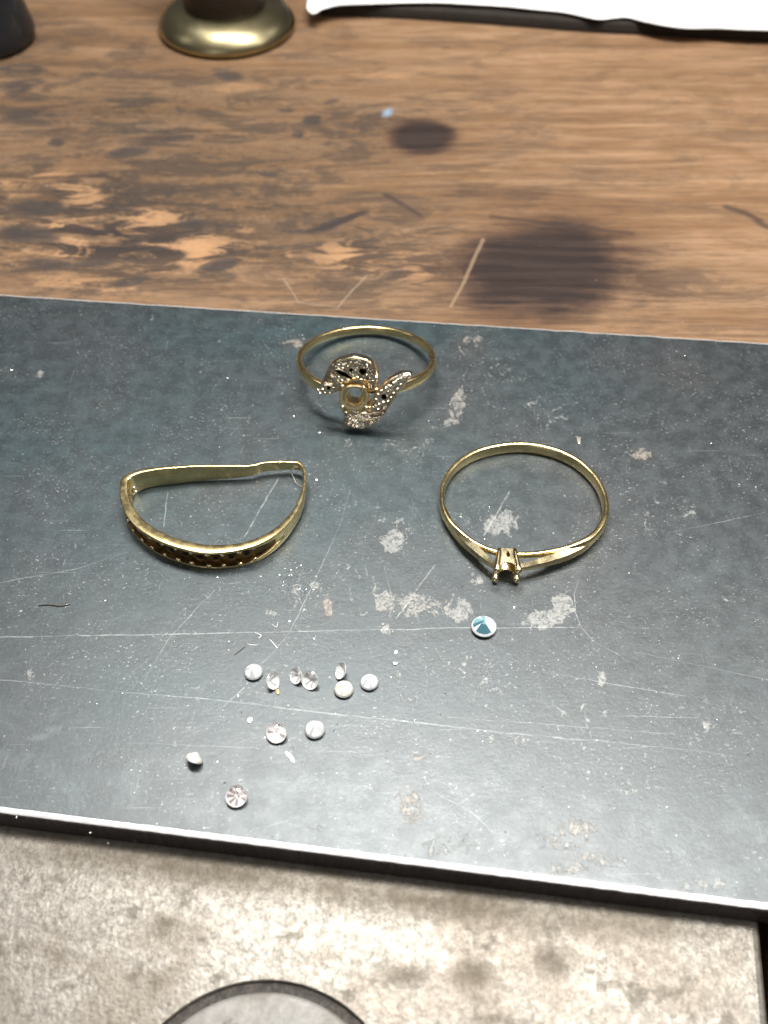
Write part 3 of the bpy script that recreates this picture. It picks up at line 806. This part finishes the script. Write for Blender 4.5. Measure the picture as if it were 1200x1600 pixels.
# gallery walls between the claws, with a scooped front edge and a drilled hole in the top one
def gallery(side):
    n, m = 22, 16; V = []; F = []; idx = {}
    for i in range(n + 1):
        for j in range(m + 1):
            u = -1 + 2 * i / n
            aend = 2.5 - .75 * math.sqrt(max(0, 1 - (u / .85) ** 2)) if abs(u) < .85 else 2.5
            a = aend * j / m
            wd = .80 + .30 * a / L
            bulge = .06 * (1 - u * u)
            for layer in (0, 1):
                d = wd + .10 - layer * .24 - bulge * 0
                if side == 'top': p = hp(a, u * wd, d)
                elif side == 'bottom': p = hp(a, u * wd, -d)
                elif side == 'left': p = hp(a, -d, u * wd)
                else: p = hp(a, d, u * wd)
                idx[i, j, layer] = len(V); V.append(p)
    hole = lambda i, j: side == 'top' and ((i + .5 - n / 2 - 1) / 2.6) ** 2 + ((j + .5 - m * .42) / 3.6) ** 2 < 1
    for i in range(n):
        for j in range(m):
            if hole(i, j): continue
            for l in (0, 1): F.append((idx[i, j, l], idx[i + 1, j, l], idx[i + 1, j + 1, l], idx[i, j + 1, l]))
            for (di, dj, e) in ((-1, 0, ((i, j), (i, j + 1))), (1, 0, ((i + 1, j), (i + 1, j + 1))), (0, -1, ((i, j), (i + 1, j))), (0, 1, ((i, j + 1), (i + 1, j + 1)))):
                I, J = i + di, j + dj
                if I < 0 or J < 0 or I >= n or J >= m or hole(I, J):
                    a, b = e; F.append((idx[(*a, 0)], idx[(*b, 0)], idx[(*b, 1)], idx[(*a, 1)]))
    return V, F
for s in ('top', 'bottom', 'left', 'right'):
    V, F = gallery(s)
    o = fix_normals(mesh_obj("gallery_wall", V, F, [M_GOLD2], parent=ring3), math.radians(40))
V = []; F = []
for a in (.05, .25):
    for (b, c) in ((-.8, -.8), (.8, -.8), (.8, .8), (-.8, .8)): V.append(hp(a, b, c))
F = [(0, 1, 2, 3), (7, 6, 5, 4), (0, 4, 5, 1), (1, 5, 6, 2), (2, 6, 7, 3), (3, 7, 4, 0)]
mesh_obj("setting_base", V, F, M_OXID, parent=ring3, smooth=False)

# ---- upper ring: crossover cluster, leaning on its head
ring2 = thing("crossover_ring", at(570, 590, 0), "gold ring with a sparkling white gold swirl head round an empty collet, farthest back", "ring")
RR = 8.55
bk = at(574, 515, 1.0)
al = math.radians(15)
for it in range(40):                                      # lean until the front of the hoop reaches its place
    ft = Vector((bk.x, bk.y - 2 * RR * math.cos(al), 1.0 + 2 * RR * math.sin(al)))
    al += (project(ft)[1] - 612) * .004
e1 = Vector((1, 0, 0)); e2 = Vector((0, -math.cos(al), math.sin(al))); e3 = e1.cross(e2); e3 = -e3 if e3.z < 0 else e3
rc = bk + e2 * RR
hd = math.radians(-7)                                     # head sits a little left of the nearest point
HN = (e2 * math.cos(hd) + e1 * math.sin(hd)).normalized()
HC = rc + HN * (RR + .7)
HU = HN.cross(e3).normalized(); HU = -HU if HU.x < 0 else HU
path = []; secs = []
a0, a1 = math.radians(24), math.radians(336)              # measured from the head, leaving the head's gap
N = 120
for i in range(N + 1):
    a = a0 + (a1 - a0) * i / N
    # a = angle from head direction, counter-clockwise seen from above
    d = HN * math.cos(a) + HU * math.sin(a)
    s = abs(a - math.pi) / math.pi                         # 0 at the back, 1 at the head
    h = 1.15 + 1.0 * max(0, s - .55) * 1.6
    t = .85 + .35 * max(0, s - .6)
    r = RR * (1 + .035 * s * s)
    path.append(rc + d * r + e3 * (.55 * (1 if a > math.pi else -1) * max(0, s - .62) * 2.2 * (-1)))
    e = []
    for k in range(14):
        b = 2 * math.pi * k / 14; ca, sa = math.cos(b), math.sin(b)
        x = t / 2 * math.copysign(abs(ca) ** .7, ca) if ca > 0 else -t / 2 * .85 * abs(ca) ** .35
        e.append((x, h / 2 * math.copysign(abs(sa) ** .75, sa)))
    secs.append(e)
V, F = sweep(path, secs, False, up=e3)
cen = rc
fix_normals(mesh_obj("band", V, F, M_GOLD, parent=ring2))

def hz(p): return p                                        # px helper below
def head_pt(px, py, d=0.0):
    P0 = HC + HN * d
    return at_plane(px, py, P0, HN)
def to_uv(p):
    q = p - HC; return Vector((q.dot(HU), q.dot(e3)))
def from_uv(u, v, d): return HC + HU * u + e3 * v + HN * d

def leaf(name, outline, holes, relief, mat, thick=.55, step=.13, base=0.0, dome=.55, domew=.9):
    O = [to_uv(head_pt(*p)) for p in [tuple(q) for q in catmull(outline, 4)]]
    H = []
    for (px, py, rx, ry, rot) in holes:
        lp = []
        for k in range(14):
            a = -2 * math.pi * k / 14; x, y = rx * math.cos(a), ry * math.sin(a); r = math.radians(rot)
            lp.append(to_uv(head_pt(px + x * math.cos(r) - y * math.sin(r), py + x * math.sin(r) + y * math.cos(r))))
        H.append(lp)
    allp = [O] + H
    ed = []
    for lp in allp:
        A = np.array([(p.x, p.y) for p in lp]); ed.append((A, np.roll(A, -1, 0)))
    def inside(x, y, A, B):
        c = ((A[:, 1] > y) != (B[:, 1] > y)) & (x < (B[:, 0] - A[:, 0]) * (y - A[:, 1]) / (B[:, 1] - A[:, 1] + 1e-12) + A[:, 0])
        return c.sum() % 2 == 1
    def dist(x, y, A, B):
        d = B - A; t = np.clip(((x - A[:, 0]) * d[:, 0] + (y - A[:, 1]) * d[:, 1]) / (d ** 2).sum(1), 0, 1)
        return np.hypot(x - A[:, 0] - t * d[:, 0], y - A[:, 1] - t * d[:, 1]).min()
    def ok(x, y):
        return inside(x, y, *ed[0]) and not any(inside(x, y, *e) for e in ed[1:])
    pts = []; loops = []
    for lp in allp:
        k = len(pts); pts += lp; loops.append(list(range(k, k + len(lp))))
    x0, x1 = min(p.x for p in O), max(p.x for p in O); y0, y1 = min(p.y for p in O), max(p.y for p in O)
    r = random.Random(3)
    y = y0
    while y < y1:
        x = x0
        while x < x1:
            xx, yy = x + r.uniform(-.03, .03), y + r.uniform(-.03, .03)
            if ok(xx, yy) and min(dist(xx, yy, *e) for e in ed) > step * .5: pts.append(Vector((xx, yy)))
            x += step
        y += step
    res = delaunay_2d_cdt(pts, [], loops, 0, 1e-6)
    vs, fs = res[0], [tuple(f) for f in res[2]]
    fs = [f for f in fs if ok(sum(vs[i].x for i in f) / len(f), sum(vs[i].y for i in f) / len(f))]
    V = []
    nv = len(vs)
    fall = [f for f in (tuple(q) for q in res[2]) if inside(sum(vs[i].x for i in f) / len(f), sum(vs[i].y for i in f) / len(f), *ed[0])]
    for p in vs:
        d = min(dist(p.x, p.y, *ed[0]), domew) / domew
        h = base + dome * math.sqrt(max(0, 1 - (1 - d) ** 2)) + relief(p.x, p.y) * min(1, d * 3)
        V.append(from_uv(p.x, p.y, h))
    for p in vs: V.append(from_uv(p.x, p.y, base - thick))
    F = list(fs) + [tuple(i + nv for i in f)[::-1] for f in fall]
    midx = [0] * len(fs) + [1] * len(fall)  # closed dark underside paints the holes as shaded
    cnt = {}
    for f in fs:
        for a, b in zip(f, f[1:] + f[:1]): cnt[(a, b)] = 1
    for (a, b) in cnt:
        if (b, a) not in cnt:
            F.append((b, a, a + nv, b + nv))
            midx.append(0 if min(dist((vs[a].x + vs[b].x) / 2, (vs[a].y + vs[b].y) / 2, *ed[0]), 9) < .01 else 1)
    o = mesh_obj(name, V, F, [mat, M_HOLE_SHADE], parent=ring2, midx=midx)
    return fix_normals(o, math.radians(45))

upper = [(497,608),(503,597),(509,584),(513,573),(520,566),(531,560),(545,556),(556,555),(570,558),(581,564),(588,573),(592,586),(590,598),(585,609),(577,608),(573,599),(566,594),(556,592),(545,595),(534,602),(527,612),(515,616),(503,614)]
lower = [(644,583),(633,581),(620,584),(608,591),(598,600),(590,609),(584,619),(577,628),(566,635),(552,638),(540,637),(533,633),(534,641),(539,650),(537,659),(543,666),(556,669),(572,668),(588,660),(601,647),(611,631),(620,615),(632,600),(640,591)]
def rel_u(u, v):
    return .22 * mnoise.noise(Vector((u * 1.4, v * 1.4, 1))) + .10 * mnoise.noise(Vector((u * 5, v * 5, 4)))
def rel_l(u, v):
    w = math.hypot(u - 1.2, v - 2.0)
    k = 1 if v < -1.2 else .15
    return .16 * math.sin(w * 8.0) * k + .09 * mnoise.noise(Vector((u * 4, v * 4, 8)))
leaf("swirl_leaf", upper, [(538,581,16,3.2,28), (568,576,6.0,5.0,0), (550,574,3.2,2.8,0), (515,602,3.0,3.0,0)], rel_u, M_WGOLD, base=.1)
leaf("swirl_leaf", lower, [(601,616,4.6,4.6,-20), (570,634.5,3.6,2.2,0)], rel_l, M_WGOLD, base=.1)
# rolled gold rim over the upper leaf
def wire(pxs, d, r, mat, name, n=8, sub=4):
    S = catmull(pxs, sub, closed=False)
    P = [head_pt(q[0], q[1]) + HN * d for q in S]
    Q = []
    for i in range(len(P)):
        f = i / (len(P) - 1); rr = r * (0.35 + 0.65 * math.sin(math.pi * min(1, max(0.0, f))) ** .5)
        Q.append([(rr * math.cos(2 * math.pi * k / n), rr * math.sin(2 * math.pi * k / n)) for k in range(n)])
    V, F = sweep(P, Q, False, up=HN)
    return fix_normals(mesh_obj(name, V, F, mat, parent=ring2))
wire([(524,564),(536,559),(552,556.5),(568,559),(580,566),(588,575)], .45, .16, M_GOLD2, "leaf_rim")
wire([(640,584),(622,586),(608,594),(596,605),(588,617),(580,628)], .50, .15, M_WGOLD, "leaf_rim")
wire([(641,587),(630,600),(620,613),(611,628),(601,641)], .40, .15, M_WGOLD, "leaf_rim")
wire([(512,592),(522,583),(533,590),(545,594)], .52, .17, M_GOLD2, "leaf_rim")
# sparkling grain beads along the leaves
rb = random.Random(11); parts = []
bd = [(513,598,.2),(518,591,.22),(522,603,.22),(505,605,.25),(509,611,.22),(517,611,.2),(526,596,.26),(530,586,.22),(537,572,.24),(545,569,.2),(531,567,.2),(556,568,.2),(560,573,.18),(577,573,.22),(574,583,.26),(582,583,.3),(589,586,.3),
      (583,592,.26),(566,590,.34),(560,586,.26),(553,563,.18),(566,566,.2),(575,567,.18),(548,580,.2),(556,583,.18),(498,606,.2),(502,611,.2),
      (589,621,.26),(592,613,.24),(597,607,.24),(604,603,.26),(607,609,.22),(611,600,.24),(616,595,.26),(622,590,.24),(628,588,.2),(600,625,.26),(594,628,.24),(607,624,.22),(612,618,.24),(616,611,.24),(622,604,.2),(627,597,.2),
      (578,633,.22),(586,633,.3),(592,636,.3),(580,640,.2),(543,655,.24),(549,660,.22),(540,648,.2),(556,664,.18),(541,662,.2),(585,650,.16)]
for (px, py, r) in bd:
    c = head_pt(px, py) + HN * (.56)
    v, f = uvsphere_pts(c, r * .80, 8, 5); parts.append((v, f))
V, F = join(parts)
o = fix_normals(mesh_obj("grain_beads", V, F, M_WGOLD, parent=ring2, smooth=False)); o['kind'] = 'stuff'
# collet: squared gold cup round a clear round hole
hc = (555, 614); n = 48; V = []; F = []
def collet_pt(a, f, d):
    ca, sa = math.cos(a), math.sin(a)
    rin = Vector((11.5 * ca, 12.8 * sa))
    k = .42
    ro = Vector((23.5 * math.copysign(abs(ca) ** k, ca), 19.5 * math.copysign(abs(sa) ** k, sa)))
    ro = ro.lerp(Vector((22.5 * ca, 20.5 * sa)), .65)
    q = rin.lerp(ro, f)
    return head_pt(hc[0] + q.x, hc[1] + q.y + (2 if f > .5 else 0)) + HN * d
prof = [(0, -1.0), (0, .62), (.10, .78), (.35, .80), (.75, .95), (.95, .90), (1.0, .70), (.9, -.4), (.7, -1.0)]
for (f, d) in prof:
    for k in range(n): V.append(collet_pt(2 * math.pi * k / n, f, d))
for r in range(len(prof)):
    for k in range(n):
        s = (r + 1) % len(prof); F.append((r * n + k, r * n + (k + 1) % n, s * n + (k + 1) % n, s * n + k))
fix_normals(mesh_obj("collet", V, F, M_COLLET, parent=ring2), math.radians(50))
for (px, py) in ((537,598),(570,600),(537,630),(574,631)):
    v, f = uvsphere_pts((0, 0, 0), 1, 10, 6); c = head_pt(px, py) + HN * .95
    fix_normals(mesh_obj("claw_stub", [c + q * .32 for q in v], f, M_GOLD2, parent=ring2))
# bridge under the head that joins collet and band
P = []; Q = []
for i in range(17):
    a = math.radians(-27 + 54 * i / 16)
    P.append(rc + (HN * math.cos(a) + HU * math.sin(a)) * RR * 1.0 - HN * .3)
    g_ = .5
    Q.append([(g_ * .5, -g_ * .6), (g_ * .5, g_ * .6), (-g_ * .5, g_ * .6), (-g_ * .5, -g_ * .6)])
for (lo, hi) in ((0, 6), (11, 17)):
    V, F = sweep(P[lo:hi], Q[lo:hi], False, up=e3); fix_normals(mesh_obj("under_bridge", V, F, M_GOLD, parent=ring2))

# ------------------------------------------------------------------ loose stones
def brilliant():
    bm = bmesh.new(); P = []
    hc_, pv = .33, .86
    for k in range(8):
        a = math.radians(45 * k + 22.5); P.append((.56 * math.cos(a), .56 * math.sin(a), hc_))
        a = math.radians(45 * k); P.append((.80 * math.cos(a), .80 * math.sin(a), hc_ * .60))
        a = math.radians(45 * k); P.append((.26 * math.cos(a), .26 * math.sin(a), -pv * .80))
    for k in range(16):
        a = math.radians(22.5 * k + 11.25); P.append((.88 * math.cos(a), .88 * math.sin(a), -.20))
    for k in range(32):
        a = math.radians(11.25 * k); P.append((math.cos(a), math.sin(a), .035)); P.append((math.cos(a), math.sin(a), -.035))
    P.append((0, 0, -pv))
    vs = [bm.verts.new(p) for p in P]
    r = bmesh.ops.convex_hull(bm, input=vs)
    bmesh.ops.delete(bm, geom=[g for g in r['geom_interior'] if isinstance(g, bmesh.types.BMVert)], context='VERTS')
    bmesh.ops.dissolve_limit(bm, angle_limit=math.radians(1.0), verts=bm.verts, edges=bm.edges)
    bmesh.ops.recalc_face_normals(bm, faces=bm.faces)
    return bm
GEMBM = brilliant()
GP = [v.co.copy() for v in GEMBM.verts]
def gem(px, py, dia, axis, spin, mat, label, cat="gemstone"):
    R = Vector(axis).normalized().to_track_quat('Z', 'Y').to_matrix() @ Matrix.Rotation(math.radians(spin), 3, 'Z')
    r = dia / 2
    zmin = min((R @ p).z for p in GP) * r
    q = [R @ p for p in GP]
    cz = -zmin
    c = at(px, py, cz + .0)
    me = bpy.data.meshes.new("loose_gemstone"); b2 = GEMBM.copy()
    for v in b2.verts: v.co = v.co * r * MM
    rg = random.Random(int(px * 7 + py))
    for f in b2.faces:
        rr_ = f.calc_center_median().xy.length / (r * MM)
        if f.normal.z < -.2: f.material_index = 2 if rr_ > .86 else (3 if rg.random() < mat[4] else 1)
        else: f.material_index = 2 if rr_ > .98 else 0
    if mat is M_GEMB:
        for f in b2.faces:
            if f.material_index in (1, 3):
                d = R @ f.calc_center_median(); a = math.degrees(math.atan2(d.y, d.x)) % 360
                q = rg.random(); f.material_index = (3 if q < .65 else 4) if 222 < a < 305 else ((4 if q < .6 else 3) if 160 < a < 205 or 85 < a < 110 else (4 if q < .14 else 1))  # teal and cyan reflections painted by the side each facet faces
    b2.to_mesh(me); b2.free()
    for m in mat[:4]: me.materials.append(m)
    if mat is M_GEMB: me.materials.append(M_CYAN)
    o = bpy.data.objects.new("loose_gemstone", me); COL.objects.link(o)
    o.matrix_world = Matrix.Translation(Vector((c.x, c.y, cz + .01)) * MM) @ R.to_4x4()
    return tag(o, label, cat, "loose stones taken out of the rings")
DN = (0, 0, -1)
gem(396,1050,1.90,(0.03,.05,-1),5,M_GEMW,"white stone lying face down, leftmost of the upper row beneath the rings")
gem(427,1064,1.75,(.62,-.30,.55),20,M_GEM,"clear tilted stone touching the tan chip, second in the upper row")
gem(462,1056,1.70,(-.50,-.35,.55),10,M_GEM,"small clear stone on its side, its point towards the viewer, touching a rounder stone")
gem(484,1063,1.95,(-.35,-.55,.62),0,M_GEM,"round clear stone leaning left against the small sideways one in the middle of the row")
gem(532,1048,1.80,(-.75,-.10,.60),0,M_GEM,"narrow clear stone on edge just above the cream stone")
gem(537,1077,1.98,(0,0.02,-1),12,M_GEMY,"cream tinted stone lying face down right below the narrow one")
gem(577,1066,1.88,(.03,0,-1),30,M_GEMW,"white stone lying face down, rightmost of the upper row")
gem(432,1145,2.02,(-.05,-.42,.80),0,M_GEMP,"round sparkling stone face up just above the silver sliver")
gem(492,1140,2.00,(0,0,-1),8,M_GEMW,"bright white stone face down to the right of the sparkling one")
gem(303,1186,1.75,(-.35,-.55,-.60),15,M_GEMY,"yellowish stone on its side with its point up, farthest left")
gem(369,1244,2.05,(.0,-.40,.82),22,M_GEMP,"pink tinged stone face up, nearest to the front edge of the plate")
gem(756,979,2.66,(0.0,0,-1),18,M_GEMB,"largest loose stone, blue tinted, below the solitaire ring")

# ------------------------------------------------------------------ filings, slivers and fibres on the plate
def sliver(name, pxs, wmm, tmm, mat, label, cat, twist=0.0, lift=0.0):
    S = catmull(pxs, 4, closed=False); P = []; Q = []
    m = len(S)
    for i, q in enumerate(S):
        f = i / (m - 1); k = math.sin(math.pi * (.08 + .84 * f)) ** .7
        zz = tmm * .5 + .02 + lift * math.sin(math.pi * f)
        P.append(at(q[0], q[1], zz))
        Q.append([(-wmm / 2 * k, -tmm / 2), (wmm / 2 * k, -tmm / 2), (wmm / 2 * k * .8, tmm / 2 * k + .01), (-wmm / 2 * k * .8, tmm / 2 * k + .01)])
    V, F = sweep(P, Q, False)
    org = at(*pxs[len(pxs) // 2], 0)
    o = mesh_obj(name, V, F, mat, origin=org, smooth=False); fix_normals(o)
    return tag(o, label, cat)
sliver("metal_sliver", [(445,1175),(450,1179),(455,1184),(459,1191)], .42, .14, M_STEELBIT, "curved bright silver sliver below the face-up sparkling stone", "metal sliver")
sliver("metal_flake", [(388,1129),(391,1125),(394,1121)], .55, .10, M_STEELBIT, "small pale flake up and left of the sparkling stone", "metal flake")
sliver("wire_snippet", [(60,946),(78,945),(95,947),(110,944)], .11, .11, M_DARKBIT, "thin dark wire clipping lying alone near the left edge", "wire clipping")
sliver("dark_splinter", [(366,1023),(374,1017),(382,1011)], .10, .08, M_DARKBIT, "short dark splinter above the leftmost white stone", "splinter")
sliver("tan_chip", [(433,1077),(434,1081),(435,1085)], .42, .16, M_CHIP, "tiny tan chip under the second stone of the row", "chip")
sliver("pale_flake", [(617,1021),(620,1018),(622,1016)], .28, .10, M_STEELBIT, "tiny bright flake, upper of the two right of the narrow stone", "metal flake")
sliver("pale_flake", [(613,1035),(617,1037),(622,1037)], .34, .12, M_STEELBIT, "tiny bright flake, lower of the two right of the narrow stone", "metal flake")
sliver("bright_chip", [(898,683),(903,685),(905,694)], .55, .2, M_STEELBIT, "bright white metal crumb above the top right of the solitaire ring", "metal crumb")
sliver("bright_chip", [(909,682),(906,685),(904,689)], .35, .2, M_STEELBIT, "small white arm of the crumb above the solitaire ring", "metal crumb")
sliver("hair_fibre", [(440,738),(452,736),(458,745),(463,755),(474,761)], .05, .05, M_HAIR, "pale curled hair inside the right end of the bent ring", "hair", lift=.4)
sliver("metal_sliver", [(491,627),(497,632),(503,636)], .09, .06, M_STEELBIT, "tiny bright sliver below the left shoulder of the crossover ring", "metal sliver")
k = 0
for pts, lab in (([(398,988),(408,993),(404,997)], "hooked hair-thin shaving left of the scuffed patch"), ([(385,1006),(396,1008),(404,1008)], "flat hair-thin shaving above the leftmost stone"),
                 ([(420,998),(427,1005),(433,1012)], "slanting hair-thin shaving right of the hooked one"), ([(425,975),(432,980),(434,972)], "bent shaving just under the pale worn spot")):
    sliver("metal_shaving", pts, .07, .06, M_STEELBIT, lab, "metal shaving")
# uncountable dust of filings
rd = random.Random(21); parts = []
def crumb(c, r):
    v = [Vector((rd.gauss(0, 1), rd.gauss(0, 1), rd.gauss(0, 1))).normalized() * r * rd.uniform(.6, 1.2) for _ in range(4)]
    v = [Vector((q.x * 1.3, q.y, q.z * .6)) for q in v]; zm = min(q.z for q in v)
    return [Vector((c.x + q.x, c.y + q.y, q.z - zm + .005)) for q in v], [(0, 1, 2), (0, 3, 1), (1, 3, 2), (2, 3, 0)]
for _ in range(620):
    px, py = rd.uniform(0, 1200), rd.uniform(520, 1330)
    parts.append(crumb(at(px, py, 0), rd.choice((.04, .05, .06, .07, .11))))
for _ in range(300):
    px, py = rd.gauss(560, 190), rd.gauss(1010, 130)
    if 560 < py < 1250: parts.append(crumb(at(px, py, 0), rd.choice((.04, .05, .07, .10))))
for _ in range(170):
    px, py = rd.gauss(462, 22), rd.gauss(922, 24); parts.append(crumb(at(px, py, 0), rd.choice((.05, .06, .08))))
V, F = join(parts)
fl = mesh_obj("metal_filings", V, F, M_STEELBIT, origin=(0, 0, 0), smooth=False)
tag(fl, "fine bright dust of metal filings scattered over the dark plate", "filings", kind='stuff')

# ------------------------------------------------------------------ things at the back of the bench
def lathe(name, prof, c, mat, parent=None, n=64, cap=True):
    V = []; F = []
    for (r, z) in prof:
        for k in range(n): V.append(Vector((c.x + r * math.cos(2 * math.pi * k / n), c.y + r * math.sin(2 * math.pi * k / n), c.z + z)))
    for i in range(len(prof) - 1):
        for k in range(n): F.append((i * n + k, i * n + (k + 1) % n, (i + 1) * n + (k + 1) % n, (i + 1) * n + k))
    if cap:
        F.append(tuple(range(n))[::-1]); F.append(tuple((len(prof) - 1) * n + k for k in range(n)))
    return fix_normals(mesh_obj(name, V, F, mat, parent=parent, origin=c), math.radians(50))
bc = at(345, 93, ZB); bc.y += 13.2; bc.z = ZB
br = thing("brass_stand", bc, "round aged brass foot with a dark handle, standing at the back left", "brass stand")
prof = [(12.8, 0), (13.3, .3), (13.6, .8), (13.6, 1.3), (13.2, 2.1), (12.3, 3.1), (11.0, 4.0), (9.4, 4.6), (8.2, 4.85), (7.0, 4.9)]
lathe("brass_foot", [(p[0], p[1]) for p in catmull(prof, 3, closed=False)], bc, M_BRASS, br)
lathe("handle", [(6.8, 4.3), (7.7, 4.5), (8.0, 5.2), (8.2, 8), (7.7, 13.5), (6.6, 17), (5.2, 22), (5.0, 30), (6.5, 38), (8.0, 46), (7.5, 54), (4, 59), (.5, 60)], bc, M_HANDLE, br)

# black object, upper left corner
bo = at(0, 95, ZB)
def rounded_box(name, cx, cy, sx, sy, h, r, mat, parent=None, z0=ZB, rt=2.5):
    bm = bmesh.new()
    bmesh.ops.create_cube(bm, size=1)
    for v in bm.verts: v.co = Vector((cx + v.co.x * sx, cy + v.co.y * sy, z0 + (v.co.z + .5) * h))
    ve = [e for e in bm.edges if abs(e.verts[0].co.z - e.verts[1].co.z) > h * .5]
    bmesh.ops.bevel(bm, geom=ve, offset=r, segments=8, profile=.5, affect='EDGES')
    te = [e for e in bm.edges if all(v.co.z > z0 + h * .99 for v in e.verts)]
    bmesh.ops.bevel(bm, geom=te, offset=rt, segments=4, profile=.5, affect='EDGES')
    te = [e for e in bm.edges if all(v.co.z < z0 + h * .01 for v in e.verts)]
    bmesh.ops.bevel(bm, geom=te, offset=.8, segments=3, profile=.5, affect='EDGES')
    V = [v.co.copy() for v in bm.verts]; bm.verts.index_update(); F = [tuple(v.index for v in f.verts) for f in bm.faces]
    bm.free()
    return fix_normals(mesh_obj(name, V, F, mat, parent=parent, origin=(cx, cy, z0)), math.radians(60))
bo = at(-40, 100, ZB); bo.y += 9.5; bo.z = ZB
o = lathe("black_tool_base", [(8.6, 0), (9.4, .5), (9.7, 1.5), (9.6, 3.0), (9.1, 5.5), (8.3, 8.5), (7.3, 12), (6.6, 18), (6.4, 40), (6.0, 41), (1, 41.3)], bo, M_BLACK)
tag(o, "black rounded plastic tool base cut off by the upper left corner of the picture", "tool base")

# dark slab standing in for the shadow gap, torn white paper on top, upper right
pl_, pr_ = at(497, 25, ZB), at(1200, 64, ZB)
def edge_at(px_list, z):
    return [at(a, b, z) for a, b in px_list]
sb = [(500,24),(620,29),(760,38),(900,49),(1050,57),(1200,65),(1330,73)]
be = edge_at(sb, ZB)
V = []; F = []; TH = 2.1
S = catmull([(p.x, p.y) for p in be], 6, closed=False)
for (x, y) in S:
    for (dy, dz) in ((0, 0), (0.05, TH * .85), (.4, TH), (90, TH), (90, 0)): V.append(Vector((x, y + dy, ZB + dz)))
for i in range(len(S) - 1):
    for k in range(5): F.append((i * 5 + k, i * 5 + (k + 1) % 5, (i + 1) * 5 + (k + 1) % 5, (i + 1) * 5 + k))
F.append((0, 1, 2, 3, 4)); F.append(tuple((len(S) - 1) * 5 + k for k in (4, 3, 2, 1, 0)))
o = mesh_obj("shadow_gap_slab", V, F, M_SHADOW_GAP, origin=(S[0][0], S[0][1], ZB)); fix_normals(o, math.radians(50))  # added slab, its dark front edge painted as the shadow gap
tag(o, "thin dark slab standing in for the shadow gap under the white paper at the back", "shadow slab")
ZP = ZB + TH
pe = [(479,12),(484,19),(492,21),(505,14),(530,8),(560,6.5),(610,5),(680,4),(740,7),(790,10),(840,15),(880,19),(905,24),(935,30),(960,28),(980,27),(1005,33),(1040,40),(1075,44),(1120,44),(1160,46),(1200,47),(1270,50),(1340,54)]
S = catmull(pe, 5, closed=False)
V = []; F = []; rows = (0, .25, 1, 3, 8, 20, 45, 85)
for i, (px, py) in enumerate(S):
    lift = .9 + .5 * mnoise.noise(Vector((px * .012, 0, 3)))
    p = at(px, py, ZP + lift)
    for r in rows:
        z = ZP + .06 + (lift) * math.exp(-r / 9.0)
        yy = p.y + r
        V.append(Vector((p.x, yy, z)))
nR = len(rows); m = len(S); nv = len(V)
V += [q - Vector((0, 0, .16)) for q in V]
for i in range(m - 1):
    for k in range(nR - 1):
        a = i * nR + k; f = (a, a + 1, a + nR + 1, a + nR)
        F.append(f[::-1]); F.append(tuple(q + nv for q in f))
    a = i * nR; F.append((a, a + nR, a + nR + nv, a + nv))
for k in range(nR - 1):
    F.append((k, k + nv, k + 1 + nv, k + 1)); a = (m - 1) * nR + k; F.append((a, a + 1, a + 1 + nv, a + nv))
o = mesh_obj("torn_paper", V, F, M_PAPER, origin=(be[0].x, be[0].y, ZP)); fix_normals(o)
tag(o, "white paper sheet with a wavy torn front edge, at the back right", "paper")
